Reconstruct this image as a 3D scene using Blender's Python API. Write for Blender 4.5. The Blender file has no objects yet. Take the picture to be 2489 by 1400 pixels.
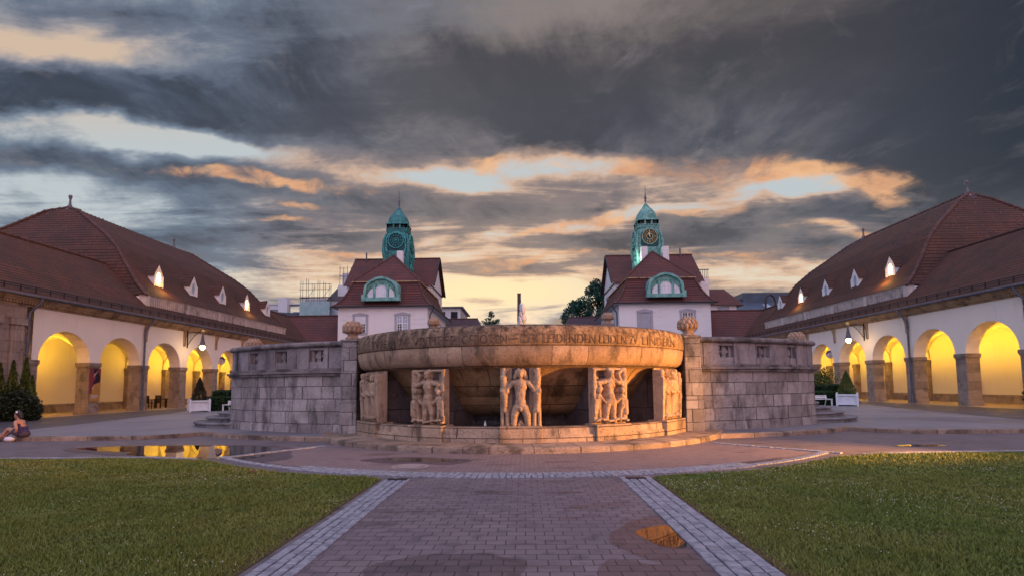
import bpy, bmesh, math, random
import numpy as np
from mathutils import Vector, Matrix, noise as mnoise
PI=math.pi; rad=math.radians
random.seed(7); RNG=np.random.default_rng(7)
scene=bpy.context.scene
COL=scene.collection

# ------------------------------------------------------------------ node helpers
def srgb(r,g,b):
    f=lambda c:(c/255/12.92) if c/255<=.04045 else ((c/255+.055)/1.055)**2.4
    return (f(r),f(g),f(b),1.0)
class E:
    """a node socket that supports arithmetic"""
    def __init__(s,nt,sock): s.nt=nt; s.s=sock
    def _m(s,op,*o,clamp=False):
        n=s.nt.nodes.new('ShaderNodeMath'); n.operation=op; n.use_clamp=clamp
        for i,x in enumerate((s,)+o):
            if isinstance(x,E): s.nt.links.new(x.s,n.inputs[i])
            else: n.inputs[i].default_value=x
        return E(s.nt,n.outputs[0])
    def __add__(s,o): return s._m('ADD',o)
    def __radd__(s,o): return s._m('ADD',o)
    def __sub__(s,o): return s._m('SUBTRACT',o)
    def __rsub__(s,o): return (s*-1.0)+o
    def __mul__(s,o): return s._m('MULTIPLY',o)
    def __rmul__(s,o): return s._m('MULTIPLY',o)
    def __truediv__(s,o): return s._m('DIVIDE',o)
    def pw(s,o): return s._m('POWER',o)
    def mx(s,o): return s._m('MAXIMUM',o)
    def mn(s,o): return s._m('MINIMUM',o)
    def exp(s): return s._m('EXPONENT')
    def abs(s): return s._m('ABSOLUTE')
    def sqrt(s): return s._m('SQRT')
    def fract(s): return s._m('FRACT')
    def floor(s): return s._m('FLOOR')
    def sin(s): return s._m('SINE')
    def clamp(s): return s._m('ADD',0.0,clamp=True)
    def step(s,a,b,lo=0.0,hi=1.0):
        n=s.nt.nodes.new('ShaderNodeMapRange'); n.interpolation_type='SMOOTHSTEP'
        s.nt.links.new(s.s,n.inputs[0])
        for i,x in zip((1,2,3,4),(a,b,lo,hi)): n.inputs[i].default_value=x
        return E(s.nt,n.outputs[0])
class NT:
    def __init__(s,nt): s.nt=nt; nt.nodes.clear()
    def n(s,t,**kw):
        nd=s.nt.nodes.new(t)
        for k,v in kw.items(): setattr(nd,k,v)
        return nd
    def link(s,a,b):
        s.nt.links.new(a.s if isinstance(a,E) else a,b)
    def setin(s,nd,name,v):
        if isinstance(v,E): s.nt.links.new(v.s,nd.inputs[name])
        elif hasattr(v,'is_output'): s.nt.links.new(v,nd.inputs[name])
        else: nd.inputs[name].default_value=v
    def val(s,sock): return E(s.nt,sock)
    def coord(s,kind='Object'):
        if not hasattr(s,'_tc'): s._tc=s.n('ShaderNodeTexCoord')
        return s._tc.outputs[kind]
    def scale(s,vec,sc,loc=(0,0,0),rot=(0,0,0)):
        m=s.n('ShaderNodeMapping'); s.link(vec,m.inputs[0])
        m.inputs['Scale'].default_value=sc if isinstance(sc,tuple) else (sc,)*3
        m.inputs['Location'].default_value=loc; m.inputs['Rotation'].default_value=rot
        return m.outputs[0]
    def noise(s,vec,scale=5,detail=4,rough=.55,dist=0.0,color=False):
        t=s.n('ShaderNodeTexNoise'); s.link(vec,t.inputs['Vector'])
        t.inputs['Scale'].default_value=scale; t.inputs['Detail'].default_value=detail
        t.inputs['Roughness'].default_value=rough; t.inputs['Distortion'].default_value=dist
        return t.outputs['Color'] if color else E(s.nt,t.outputs[0])
    def mix(s,f,a,b):
        m=s.n('ShaderNodeMix',data_type='RGBA'); 
        for idx,v in ((0,f),(6,a),(7,b)):
            if isinstance(v,E): s.nt.links.new(v.s,m.inputs[idx])
            elif hasattr(v,'is_output'): s.nt.links.new(v,m.inputs[idx])
            else: m.inputs[idx].default_value=v
        return m.outputs[2]
    def bump(s,h,strength=.3,dist=.02,prev=None):
        b=s.n('ShaderNodeBump'); b.inputs['Strength'].default_value=strength; b.inputs['Distance'].default_value=dist
        s.link(h,b.inputs['Height'])
        if prev is not None: s.link(prev,b.inputs['Normal'])
        return b.outputs[0]
    def principled(s,color,rough=.8,spec=.3,normal=None,metal=0.0,**kw):
        p=s.n('ShaderNodeBsdfPrincipled'); o=s.n('ShaderNodeOutputMaterial')
        s.setin(p,'Base Color',color); s.setin(p,'Roughness',rough); s.setin(p,'Metallic',metal)
        s.setin(p,'Specular IOR Level',spec)
        if normal is not None: s.link(normal,p.inputs['Normal'])
        for k,v in kw.items(): s.setin(p,k.replace('_',' '),v)
        s.link(p.outputs[0],o.inputs[0]); return p
def c4(c): return tuple(c)+(1.0,) if len(c)==3 else c
def newmat(name):
    m=bpy.data.materials.new(name); m.use_nodes=True; return m,NT(m.node_tree)

def mat_plain(name,c,c2=None,rough=.6,scale=6,spec=.3,bump=0.0,metal=0.0,bscale=40):
    m,t=newmat(name); co=t.coord()
    c2=c2 or tuple(x*.75 for x in c[:3])
    f=t.noise(co,scale,5).step(.35,.68)
    nrm=t.bump(t.noise(co,bscale,4),bump,.02) if bump else None
    t.principled(t.mix(f,c4(c),c4(c2)),rough,spec,nrm,metal); return m
def mat_emit(name,c,strength,base=(.8,.7,.5)):
    m,t=newmat(name)
    p=t.principled(c4(base),.4); p.inputs['Emission Color'].default_value=c4(c); p.inputs['Emission Strength'].default_value=strength
    return m
def mat_stone(name,c1,c2,dark,joints=None,stain=(.52,.72),stainscale=1.6,streak=True,pits=.5,joint_dark=.85,rough=.85,zdark=None,blockvar=.35):
    """weathered shell limestone: block joints in metric UVs, mottling, pits, dark run-off streaks"""
    m,t=newmat(name); co=t.coord(); uv=t.coord('UV')
    f=t.noise(co,2.3,6,.6).step(.3,.7)
    col=t.mix(f,c4(c1),c4(c2))
    fine=t.noise(co,26,5,.7)
    col=t.mix(fine.step(.48,.70)*.60,col,c4(tuple(x*.45 for x in c1[:3])))
    col=t.mix(t.noise(co,48,3,.7).step(.53,.70)*.40,col,c4(tuple(min(1,x*1.5) for x in c1[:3])))
    h=fine*.5+t.noise(co,9,4)*.5
    pit=t.noise(t.scale(co,(1,1,1.8)),24,4,.65).step(.58,.66)
    col=t.mix(pit*pits,col,c4(dark)); h=h-pit*.5
    if joints:
        bw,bh,off=joints
        sx_=t.n('ShaderNodeSeparateXYZ'); t.link(uv,sx_.inputs[0]); us,vs_=t.val(sx_.outputs[0])+off,t.val(sx_.outputs[1])
        rw=(vs_*(1/bh)).floor(); us=us+(rw*2.399).sin()*bw*.35+(us*(2.9/bw)+rw*2.3).sin()*bw*.16
        cv_=t.n('ShaderNodeCombineXYZ'); t.link(us,cv_.inputs[0]); t.link(vs_,cv_.inputs[1])
        b=t.n('ShaderNodeTexBrick'); t.link(cv_.outputs[0],b.inputs['Vector'])
        b.offset=.43; b.offset_frequency=2; b.squash=.8; b.squash_frequency=3
        for k,v in (('Scale',1.0),('Mortar Size',.013),('Mortar Smooth',.3),('Bias',0.0),('Brick Width',bw),('Row Height',bh)): b.inputs[k].default_value=v
        b.inputs['Color1'].default_value=(0,0,0,1); b.inputs['Color2'].default_value=(1,1,1,1); b.inputs['Mortar'].default_value=(.5,.5,.5,1)
        mort=t.val(b.outputs['Fac'])
        sep=t.n('ShaderNodeSeparateColor'); t.link(b.outputs['Color'],sep.inputs[0]); bv=t.val(sep.outputs[0])
        col=t.mix(bv.step(.2,1.0)*blockvar,col,c4(tuple(x*.5 for x in c2[:3])))
        col=t.mix((1.0-bv).step(.55,1.0)*blockvar*.6,col,c4(tuple(min(1,x*1.3) for x in c1[:3])))
        wob=t.noise(co,3,2).step(.15,.55)
        col=t.mix(mort*joint_dark*wob,col,c4(dark)); h=h-mort*.9
    st=t.noise(t.scale(co,(1.0,1.0,.35)) if streak else co,stainscale,7,.62)
    lo,hi=stain
    sf=st.step(lo,hi)*.75
    if zdark:
        z=t.n('ShaderNodeSeparateXYZ'); t.link(co,z.inputs[0]); zz=t.val(z.outputs[2])
        zf=zz.step(zdark[0],zdark[1])*t.noise(co,5,6,.7).step(.36,.62)*zdark[2]
        sf=sf.mx(zf)
    col=t.mix(sf,col,c4(dark))
    nrm=t.bump(h,.95,.04)
    t.principled(col,rough,.25,nrm); return m
def mat_plaster(name,c,dirt,bump=.15,courses=False):
    m,t=newmat(name); co=t.coord()
    f=t.noise(co,.7,5).step(.35,.75)*.35
    col=t.mix(f,c4(c),c4(tuple(x*.86 for x in c[:3])))
    st=t.noise(t.scale(co,(1.4,1.4,.25)),1.5,6,.6).step(.56,.8)*.35
    col=t.mix(st,col,c4(dirt))
    h=t.noise(co,45,4)
    if courses:
        z=t.n('ShaderNodeSeparateXYZ'); t.link(co,z.inputs[0])
        w=(t.val(z.outputs[2])*11.0+t.noise(t.scale(co,(1.2,1.2,1.2)),1.3,3)*5.5).sin().step(.8,1.0)*t.noise(co,.35,3).step(.47,.6)
        h=h*.6+w*2.0; col=t.mix(w*.3,col,c4(tuple(x*.6 for x in c[:3])))
    t.principled(col,.85,.2,t.bump(h,bump,.03)); return m
def mat_tiles(name,c1,c2,c3,row=.27,bw=.2,moss=.3):
    m,t=newmat(name); uv=t.coord('UV'); co=t.coord()
    b=t.n('ShaderNodeTexBrick'); t.link(uv,b.inputs['Vector']); b.offset=.5
    for k,v in (('Scale',1.0),('Mortar Size',.012),('Mortar Smooth',.4),('Brick Width',bw),('Row Height',row)): b.inputs[k].default_value=v
    b.inputs['Color1'].default_value=c4(c1); b.inputs['Color2'].default_value=c4(c2); b.inputs['Mortar'].default_value=c4(tuple(x*.3 for x in c1))
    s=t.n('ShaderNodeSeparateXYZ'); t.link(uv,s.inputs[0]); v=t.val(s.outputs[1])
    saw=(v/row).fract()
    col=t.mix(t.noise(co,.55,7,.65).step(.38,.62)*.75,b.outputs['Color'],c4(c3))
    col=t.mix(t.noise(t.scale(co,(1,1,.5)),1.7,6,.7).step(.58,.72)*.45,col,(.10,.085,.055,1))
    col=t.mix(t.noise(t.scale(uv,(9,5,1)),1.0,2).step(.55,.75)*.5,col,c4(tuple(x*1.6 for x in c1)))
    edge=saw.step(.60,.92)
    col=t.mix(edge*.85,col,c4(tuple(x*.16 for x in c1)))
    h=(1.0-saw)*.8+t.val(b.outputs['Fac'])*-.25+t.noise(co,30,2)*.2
    t.principled(col,.75,.3,t.bump(h,.9,.05)); return m

# ------------------------------------------------------------------ mesh helpers
class MB:
    def __init__(s,sx=1): s.v=[]; s.f=[]; s.uv=[]; s.sx=sx; s.m=None; s.sm=[]
    def add(s,vs,fs,uvs=None,smooth=False):
        o=len(s.v)
        if s.m is not None: vs=[tuple(s.m@Vector(p)) for p in vs]
        s.v+= [tuple(p) for p in vs]
        for i,f in enumerate(fs):
            s.f.append([o+k for k in f]); s.uv.append(uvs[i] if uvs else None); s.sm.append(smooth)
        return s
    def box(s,x0,x1,y0,y1,z0,z1):
        v=[(x0,y0,z0),(x1,y0,z0),(x1,y1,z0),(x0,y1,z0),(x0,y0,z1),(x1,y0,z1),(x1,y1,z1),(x0,y1,z1)]
        return s.add(v,[(0,3,2,1),(4,5,6,7),(0,1,5,4),(1,2,6,5),(2,3,7,6),(3,0,4,7)])
    def taper(s,cx,cy,z0,z1,a0,b0,a1,b1):
        v=[(cx+i*a0,cy+j*b0,z0) for i,j in ((-1,-1),(1,-1),(1,1),(-1,1))]+[(cx+i*a1,cy+j*b1,z1) for i,j in ((-1,-1),(1,-1),(1,1),(-1,1))]
        return s.add(v,[(0,3,2,1),(4,5,6,7),(0,1,5,4),(1,2,6,5),(2,3,7,6),(3,0,4,7)])
    def prism(s,poly,axis,a,b):
        """extrude a 2-D polygon along axis: 0 -> poly is (y,z); 1 -> (x,z); 2 -> (x,y)"""
        n=len(poly)
        def P(p,t): return (t,p[0],p[1]) if axis==0 else ((p[0],t,p[1]) if axis==1 else (p[0],p[1],t))
        v=[P(p,a) for p in poly]+[P(p,b) for p in poly]
        return s.add(v,[list(range(n))[::-1],list(range(n,2*n))]+[(i,(i+1)%n,n+(i+1)%n,n+i) for i in range(n)])
    def lathe(s,prof,c=(0,0),a0=0,a1=2*PI,n=48,smooth=True,rref=None,zuv=False):
        """prof: (r,z); angle 0 faces the camera side (-y), positive to +x"""
        full=abs(a1-a0-2*PI)<1e-6; cols=n if full else n+1
        L=[0]
        for i in range(1,len(prof)): L.append(L[-1]+math.dist(prof[i],prof[i-1]))
        if zuv: L=[p[1] for p in prof]
        R=rref or max(p[0] for p in prof)
        v=[];fs=[];us=[]
        for j in range(cols):
            a=a0+(a1-a0)*j/n
            for r,z in prof: v.append((c[0]+r*math.sin(a),c[1]-r*math.cos(a),z))
        k=len(prof)
        for j in range(n):
            j2=(j+1)%cols
            ua=(a0+(a1-a0)*j/n)*R; ub=(a0+(a1-a0)*(j+1)/n)*R
            for i in range(k-1):
                fs.append((j*k+i,j2*k+i,j2*k+i+1,j*k+i+1)); us.append([(ua,L[i]),(ub,L[i]),(ub,L[i+1]),(ua,L[i+1])])
        return s.add(v,fs,us,smooth)
    def arcbox(s,c,r0,r1,a0,a1,z0,z1,n=None):
        n=n or max(1,int(abs(a1-a0)/rad(2)))
        s.lathe([(r0,z0),(r1,z0),(r1,z1),(r0,z1),(r0,z0)],c,a0,a1,n,smooth=False,zuv=True)
        for a in (a0,a1):
            sn,cs=math.sin(a),math.cos(a)
            v=[(c[0]+r*sn,c[1]-r*cs,z) for r,z in ((r0,z0),(r1,z0),(r1,z1),(r0,z1))]
            s.add(v,[(0,1,2,3)])
        return s
    def tube(s,pts,r,n=8,cap=True,smooth=True):
        rs=r if isinstance(r,(list,tuple)) else [r]*len(pts)
        P=[Vector(p) for p in pts]; v=[];fs=[]
        up=None
        for i,p in enumerate(P):
            d=(P[min(i+1,len(P)-1)]-P[max(i-1,0)]).normalized()
            if up is None: up=Vector((0,0,1)) if abs(d.z)<.9 else Vector((0,1,0))
            x=d.cross(up); x=x.normalized() if x.length>1e-4 else Vector((1,0,0)); y=x.cross(d).normalized(); up=y
            for k in range(n):
                a=2*PI*k/n; v.append(tuple(p+(x*math.cos(a)+y*math.sin(a))*rs[i]))
        for i in range(len(P)-1):
            for k in range(n): fs.append((i*n+k,i*n+(k+1)%n,(i+1)*n+(k+1)%n,(i+1)*n+k))
        s.add(v,fs,None,smooth)
        if cap: s.add(v[:n],[list(range(n))[::-1]]); s.add(v[-n:],[list(range(n))])
        return s
    def blob(s,c,r,n=10,m=7,jit=0.0,seed=0):
        rx,ry,rz=r if isinstance(r,tuple) else (r,r,r); v=[];fs=[]
        rr=random.Random(seed)
        for i in range(m+1):
            th=PI*i/m
            for k in range(n):
                a=2*PI*k/n; q=1+jit*(rr.random()-.5)
                v.append((c[0]+rx*q*math.sin(th)*math.cos(a),c[1]+ry*q*math.sin(th)*math.sin(a),c[2]+rz*q*math.cos(th)))
        for i in range(m):
            for k in range(n): fs.append((i*n+k,(i+1)*n+k,(i+1)*n+(k+1)%n,i*n+(k+1)%n))
        return s.add(v,fs,None,True)
    def build(s,name,mat,parent=None,local=False,bevel=0.0,bseg=1,weld=False):
        vs=s.v
        if s.sx<0: vs=[(-x,y,z) for x,y,z in vs]; fs=[f[::-1] for f in s.f]; uvs=[u[::-1] if u else None for u in s.uv]
        else: fs=s.f; uvs=s.uv
        me=bpy.data.meshes.new(name); me.from_pydata(vs,[],fs)
        uvl=me.uv_layers.new(name='UVMap'); data=np.zeros(len(me.loops)*2,dtype=np.float32)
        V=vs
        for p,u in zip(me.polygons,uvs):
            ls=p.loop_start
            if u is None:
                n=p.normal
                if abs(n.z)>.93: q=[(V[i][0],V[i][1]) for i in p.vertices]
                else:
                    tl=math.hypot(n.x,n.y); tx,ty=-n.y/tl,n.x/tl
                    bx,by,bz=(-n.z*n.x/tl,-n.z*n.y/tl,tl)
                    if abs(tx)>=abs(ty):
                        if tx<0: tx,ty=-tx,-ty
                    elif ty<0: tx,ty=-tx,-ty
                    q=[(V[i][0]*tx+V[i][1]*ty, V[i][0]*bx+V[i][1]*by+V[i][2]*bz) for i in p.vertices]
            else: q=u
            for k,(a,b) in enumerate(q): data[(ls+k)*2]=a; data[(ls+k)*2+1]=b
        uvl.data.foreach_set('uv',data)
        me.polygons.foreach_set('use_smooth',s.sm)
        return link(name,me,mat,parent,local,bevel,bseg)
def link(name,me,mat,parent=None,local=False,bevel=0.0,bseg=1):
    o=bpy.data.objects.new(name,me); COL.objects.link(o)
    if mat: me.materials.append(mat)
    if parent is not None:
        o.parent=parent
        if not local and parent.type=='EMPTY': o.matrix_parent_inverse=Matrix.Translation(-Vector(parent.location))
    if bevel:
        b=o.modifiers.new('bevel','BEVEL'); b.width=bevel; b.segments=bseg; b.limit_method='ANGLE'; b.angle_limit=rad(40)
    return o
def tag(o,label=None,cat=None,group=None,kind=None):
    if label: o['label']=label
    if cat: o['category']=cat
    if group: o['group']=group
    if kind: o['kind']=kind
    return o
def thing(name,label,cat,loc=(0,0,0),group=None,rotz=0):
    o=bpy.data.objects.new(name,None); COL.objects.link(o); o.location=loc; o.rotation_euler=(0,0,rotz); o.empty_display_size=.3
    return tag(o,label,cat,group)
def dup(root,loc,rotz=0,label=None,scale=None):
    def cp(o,par):
        c=o.copy(); COL.objects.link(c)
        if par: c.parent=par
        for ch in [x for x in o.children]: cp(ch,c)
        return c
    r=cp(root,None); r.location=loc; r.rotation_euler=(0,0,rotz)
    if label: r['label']=label
    if scale: r.scale=(scale,)*3
    return r
def rawmesh(name,V,F,mat,parent=None,smooth=False,k=4):
    """fast numpy mesh of k-gons"""
    V=np.asarray(V,np.float32); F=np.asarray(F,np.int32)
    me=bpy.data.meshes.new(name); me.vertices.add(len(V)); me.vertices.foreach_set('co',V.ravel())
    me.loops.add(F.size); me.loops.foreach_set('vertex_index',F.ravel())
    me.polygons.add(len(F)); me.polygons.foreach_set('loop_start',np.arange(len(F),dtype=np.int32)*k)
    me.update(calc_edges=True); me.validate()
    if smooth: me.polygons.foreach_set('use_smooth',np.ones(len(F),bool))
    return link(name,me,mat,parent)
def leaves(name,pts,size,mat,parent=None,flat=.0,aspect=.6,dirs=None):
    """one quad leaf per point, random orientation"""
    n=len(pts); pts=np.asarray(pts)
    a=RNG.normal(size=(n,3)); 
    if dirs is not None: a=a*.6+dirs
    a/=np.linalg.norm(a,axis=1)[:,None]
    b=RNG.normal(size=(n,3)); b-=(b*a).sum(1)[:,None]*a; b/=np.linalg.norm(b,axis=1)[:,None]
    s=size*(.6+.8*RNG.random(n))[:,None]
    u=a*s; w=b*s*aspect
    V=np.stack([pts-u*.5,pts+w*.5,pts+u*.5,pts-w*.5],1).reshape(-1,3)
    F=np.arange(n*4).reshape(n,4)
    return rawmesh(name,V,F,mat,parent)
# ------------------------------------------------------------------ camera
cam=bpy.data.cameras.new('camera'); camo=bpy.data.objects.new('camera',cam); COL.objects.link(camo); scene.camera=camo
YAW,PIT,ROLL=.0215,math.atan(105/1280),.010
fw=Vector((-math.sin(YAW)*math.cos(PIT),math.cos(YAW)*math.cos(PIT),math.sin(PIT)))
r0=Vector((math.cos(YAW),math.sin(YAW),0)); u0=r0.cross(fw)
rt=math.cos(ROLL)*r0-math.sin(ROLL)*u0; up=math.cos(ROLL)*u0+math.sin(ROLL)*r0
mw=Matrix.Identity(4)
for i in range(3): mw[i][0]=rt[i]; mw[i][1]=up[i]; mw[i][2]=-fw[i]
mw.translation=Vector((0,0,1.7)); camo.matrix_world=mw
cam.sensor_width=36; cam.sensor_fit='HORIZONTAL'; cam.lens=36*1280/2489; cam.shift_y=130/2489; cam.clip_end=5000; cam.clip_start=.1

# ------------------------------------------------------------------ world: dusk sky with broken cloud
world=bpy.data.worlds.new('World'); scene.world=world; world.use_nodes=True
w=NT(world.node_tree)
SUN_EL,SUN_AZ=rad(3.0),rad(-4.0)     # sunset low behind the twin towers
d=w.coord('Generated'); sp=w.n('ShaderNodeSeparateXYZ'); w.link(d,sp.inputs[0])
dx,dy,dz=(w.val(sp.outputs[i]) for i in range(3))
yy=(dy*dy+.04).sqrt(); U=dx/yy; V=dz/yy
cb=w.n('ShaderNodeCombineXYZ'); w.link(U,cb.inputs[0]); w.link(V*1.0,cb.inputs[1]); uvw=cb.outputs[0]
wc=w.noise(w.scale(uvw,(2.2,4.2,1)),1.0,5,.6,color=True); ws=w.n('ShaderNodeSeparateColor'); w.link(wc,ws.inputs[0])
w1,w2=w.val(ws.outputs[0])-.5,w.val(ws.outputs[1])-.5
u_=U+w1*.34; v_=V+w2*.17
cb2=w.n('ShaderNodeCombineXYZ'); w.link(u_,cb2.inputs[0]); w.link(v_,cb2.inputs[1])
BLOBS=[(.354,.615,.725,.196,0,1.0),(-.094,.549,.31,.102,-.07,.8),(.826,.529,.329,.208,0,.9),(.89,.355,.16,.111,0,.8),(.465,.425,.331,.045,-.052,.6),
(-.774,.568,.353,.060,-.07,1.0),(-1.005,.613,.171,.052,-.209,.4),(-.808,.755,.359,.045,-.14,.4),(-.463,.500,.215,.048,-.14,.7),(-.876,.438,.276,.022,-.175,.75),
(-.509,.393,.271,.032,-.105,.65),(-.095,.332,.337,.041,-.035,.62),(-.409,.272,.259,.033,-.052,.45),(.483,.302,.234,.044,.105,.75),(.183,.262,.26,.023,-.052,.5),
(.518,.225,.201,.018,0,.4),(-.759,.261,.246,.025,0,.3),(.117,.132,.125,.011,.209,.35),(.336,.152,.171,.013,.052,.25),(-.907,.674,.205,.033,-.14,-.66),
(-.695,.488,.30,.034,-.105,-1.35),(-.97,.347,.22,.059,0,-.6),(-.07,.406,.266,.026,.052,-.95),(.107,.427,.144,.018,-.14,-.45),(.382,.345,.338,.019,.122,-.5),
(-.04,.175,.33,.036,0,-.78),(-.017,.129,.472,.048,0,-.7),(.501,.362,.18,.028,-.175,-.75),(-.251,.708,.15,.052,0,-.3),(.104,.296,.206,.015,.209,-.45),(.544,.273,.132,.011,-.14,-.4)]
D=None
for (a,b,sa,sb,t,wt) in BLOBS:
    du,dv=u_-a,v_-b
    if t: ct,st=math.cos(t),math.sin(t); du,dv=du*ct+dv*st,dv*ct-du*st
    q=du*(1/sa); r_=dv*(1/sb); g=((q*q+r_*r_)*-1.0).exp()*(wt if wt>-.69 or b>.25 else wt*.55)
    D=g if D is None else D+g
LITB=[(.049,.427,.205,.019,-.07,1.0),(.502,.387,.222,.030,-.105,1.05),(.644,.357,.079,.036,-.524,.75),(-.526,.396,.222,.014,-.105,1.0),(.128,.304,.206,.013,.209,1.0),(.293,.322,.158,.010,.14,.8),(-.457,.334,.057,.010,0,.7),(-.480,.300,.065,.008,0,.7),(.551,.268,.118,.010,-.14,.9),(.336,.228,.203,.010,0,.6),(.102,.231,.234,.009,.052,.6),(-.372,.238,.158,.009,-.052,.5)]
LT=None
for (a,b,sa,sb,t,wt) in LITB:
    du,dv=u_-a,v_-b
    if t: ct,st=math.cos(t),math.sin(t); du,dv=du*ct+dv*st,dv*ct-du*st
    q=du*(1/sa); r_=dv*(1/sb); g=((q*q+r_*r_)*-1.0).exp()*wt
    LT=g if LT is None else LT.mx(g)
pz=dz.mx(0.0)+.13; pl=w.n('ShaderNodeCombineXYZ'); w.link(dx/pz,pl.inputs[0]); w.link(yy/pz,pl.inputs[1]); plane=pl.outputs[0]
fa=w.noise(w.scale(plane,(.75,.62,1),loc=(3.1,1.7,0)),1.0,10,.60,.55)
fb=w.noise(w.scale(plane,(2.1,1.5,1),loc=(.4,5.2,0)),1.0,9,.62,.5)
fb2=w.noise(w.scale(uvw,(3.0,27.0,1),loc=(7.1,.7,0)),1.0,7,.62,.6)
fb3=w.noise(w.scale(uvw,(4.2,10.0,1),loc=(2.1,3.3,0)),1.0,10,.68,.5)
D=D*.80+(fa-.5)*1.15+(fb-.5)*.75+(fb3-.5)*1.1+(fb2-.5)*V.step(.26,.46,2.3,.35)+V.step(.36,.18)*.12+.36
clear=w.mix(V.step(.04,.16),srgb(196,182,174),srgb(220,206,186))
clear=w.mix(V.step(.20,.34),clear,srgb(184,193,197))
clear=w.mix(V.step(.44,.62),clear,srgb(206,182,160))
glow=(((U+.06)*(U+.06)*(1/.060)+(V-.178)*(V-.178)*(1/.0018))*-1.0).exp()
clear=w.mix(glow*.65,clear,srgb(252,228,168))
om=(V.step(.12,.19)*V.step(.43,.50,1,0)*U.step(-.60,-.38)).mx(((((U+.93)*(U+.93))*(1/.10)+((V-.67)*(V-.67))*(1/.006))*-1.0).exp()*.45)
thin=w.mix(om,srgb(134,145,158),w.mix(V.step(.22,.31),srgb(214,178,150),srgb(204,172,150)))
mid=w.mix(om*.35,w.mix(U.step(-.7,.0),srgb(98,111,130),srgb(116,114,120)),srgb(150,122,112))
dark=w.mix(U.step(-.75,-.1),srgb(68,79,98),srgb(84,85,96))
dark=w.mix(V.step(.45,.68)*U.step(-.45,.1),dark,srgb(90,83,84))
dark=w.mix(U.step(.45,.98)*V.step(.25,.40),dark,srgb(38,43,56))
dark=w.mix(V.step(.30,.20),dark,srgb(112,108,116))
deep=w.mix(.55,dark,srgb(40,44,56))
vary=w.noise(w.scale(plane,(.9,.7,1),loc=(1.3,9.7,0)),1.0,9,.62,.5)
mid=w.mix(U.step(.50,1.0),mid,srgb(66,68,80))
vary2=w.noise(w.scale(plane,(2.3,1.8,1),loc=(5.3,1.1,0)),1.0,9,.64,.5)
warm=((((U-.03)*(U-.03))*(1/.05)+((V-.76)*(V-.76))*(1/.012))*-1.0).exp()
lift=(vary*.55+vary2*.45+warm*.22-U.step(.3,1.0)*.04).step(.45,.66)*.8*U.step(1.15,.35)
dark=w.mix((vary2*.6+vary*.4).step(.52,.38)*.75,dark,srgb(46,49,60))
lump=w.noise(w.scale(plane,(4.6,3.6,1),loc=(2.7,6.1,0)),1.0,8,.66,.6)
dark=w.mix(lump.step(.52,.68)*.38,dark,srgb(136,128,130))
dark=w.mix(lift,dark,w.mix(U.step(-.5,.0),srgb(128,134,144),srgb(142,131,127)))
f1=D.step(-.02,.36); f2=D.step(.24,.60); f3=D.step(.50,.92); f4=D.step(.95,1.5)
col=w.mix(f1,clear,thin); col=w.mix(f2,col,mid); col=w.mix(f3,col,dark); col=w.mix(f4*.8,col,deep)
lf=(LT*1.35+(fb3-.5)*3.4+(fb-.5)*1.3-(fa-.5)*.4).step(.28,1.1)*LT.step(.04,.30)
bil=w.noise(w.scale(plane,(3.4,2.6,1),loc=(8.4,2.2,0)),1.0,8,.66,.6)
lf=lf*bil.step(.40,.58,.15,1.0)
col=w.mix(lf*.92,col,w.mix((fb3-.5).step(-.1,.15),srgb(236,182,134),srgb(206,148,112)))
# zenith and the sky behind the camera: brighter, open twilight
dimn=w.n("ShaderNodeVectorMath",operation="SCALE"); w.link(col,dimn.inputs[0]); dimn.inputs["Scale"].default_value=.9; col=dimn.outputs[0]
bk=dy.step(.12,-.35).mx(dz.step(.64,.90))
side=dx.step(-.7,.7)
bcol=w.mix(side,(.60,.66,1.0,1),(1.22,.64,.56,1)); bcol=w.mix(dz.step(.35,.75),bcol,(.76,.71,.96,1))
sky=w.n('ShaderNodeTexSky',sky_type='NISHITA'); sky.sun_disc=False; sky.sun_elevation=SUN_EL; sky.sun_rotation=SUN_AZ
bcs=w.n('ShaderNodeVectorMath',operation='SCALE'); w.link(bcol,bcs.inputs[0]); bcs.inputs['Scale'].default_value=1.2
col=w.mix(bk,col,bcs.outputs[0])
col=w.mix(dz.step(0,-.03),col,(.05,.05,.06,1))
sks=w.n('ShaderNodeVectorMath',operation='SCALE'); w.link(sky.outputs[0],sks.inputs[0]); sks.inputs['Scale'].default_value=.10
ad=w.n('ShaderNodeVectorMath',operation='ADD'); 
c10=w.n('ShaderNodeVectorMath',operation='SCALE'); w.link(col,c10.inputs[0]); c10.inputs['Scale'].default_value=10.0
w.link(c10.outputs[0],ad.inputs[0]); w.link(sks.outputs[0],ad.inputs[1])
bg=w.n('ShaderNodeBackground'); w.link(ad.outputs[0],bg.inputs[0]); bg.inputs[1].default_value=.1
wo=w.n('ShaderNodeOutputWorld'); w.link(bg.outputs[0],wo.inputs[0])
world.cycles.sampling_method='MANUAL'; world.cycles.sample_map_resolution=512

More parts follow.
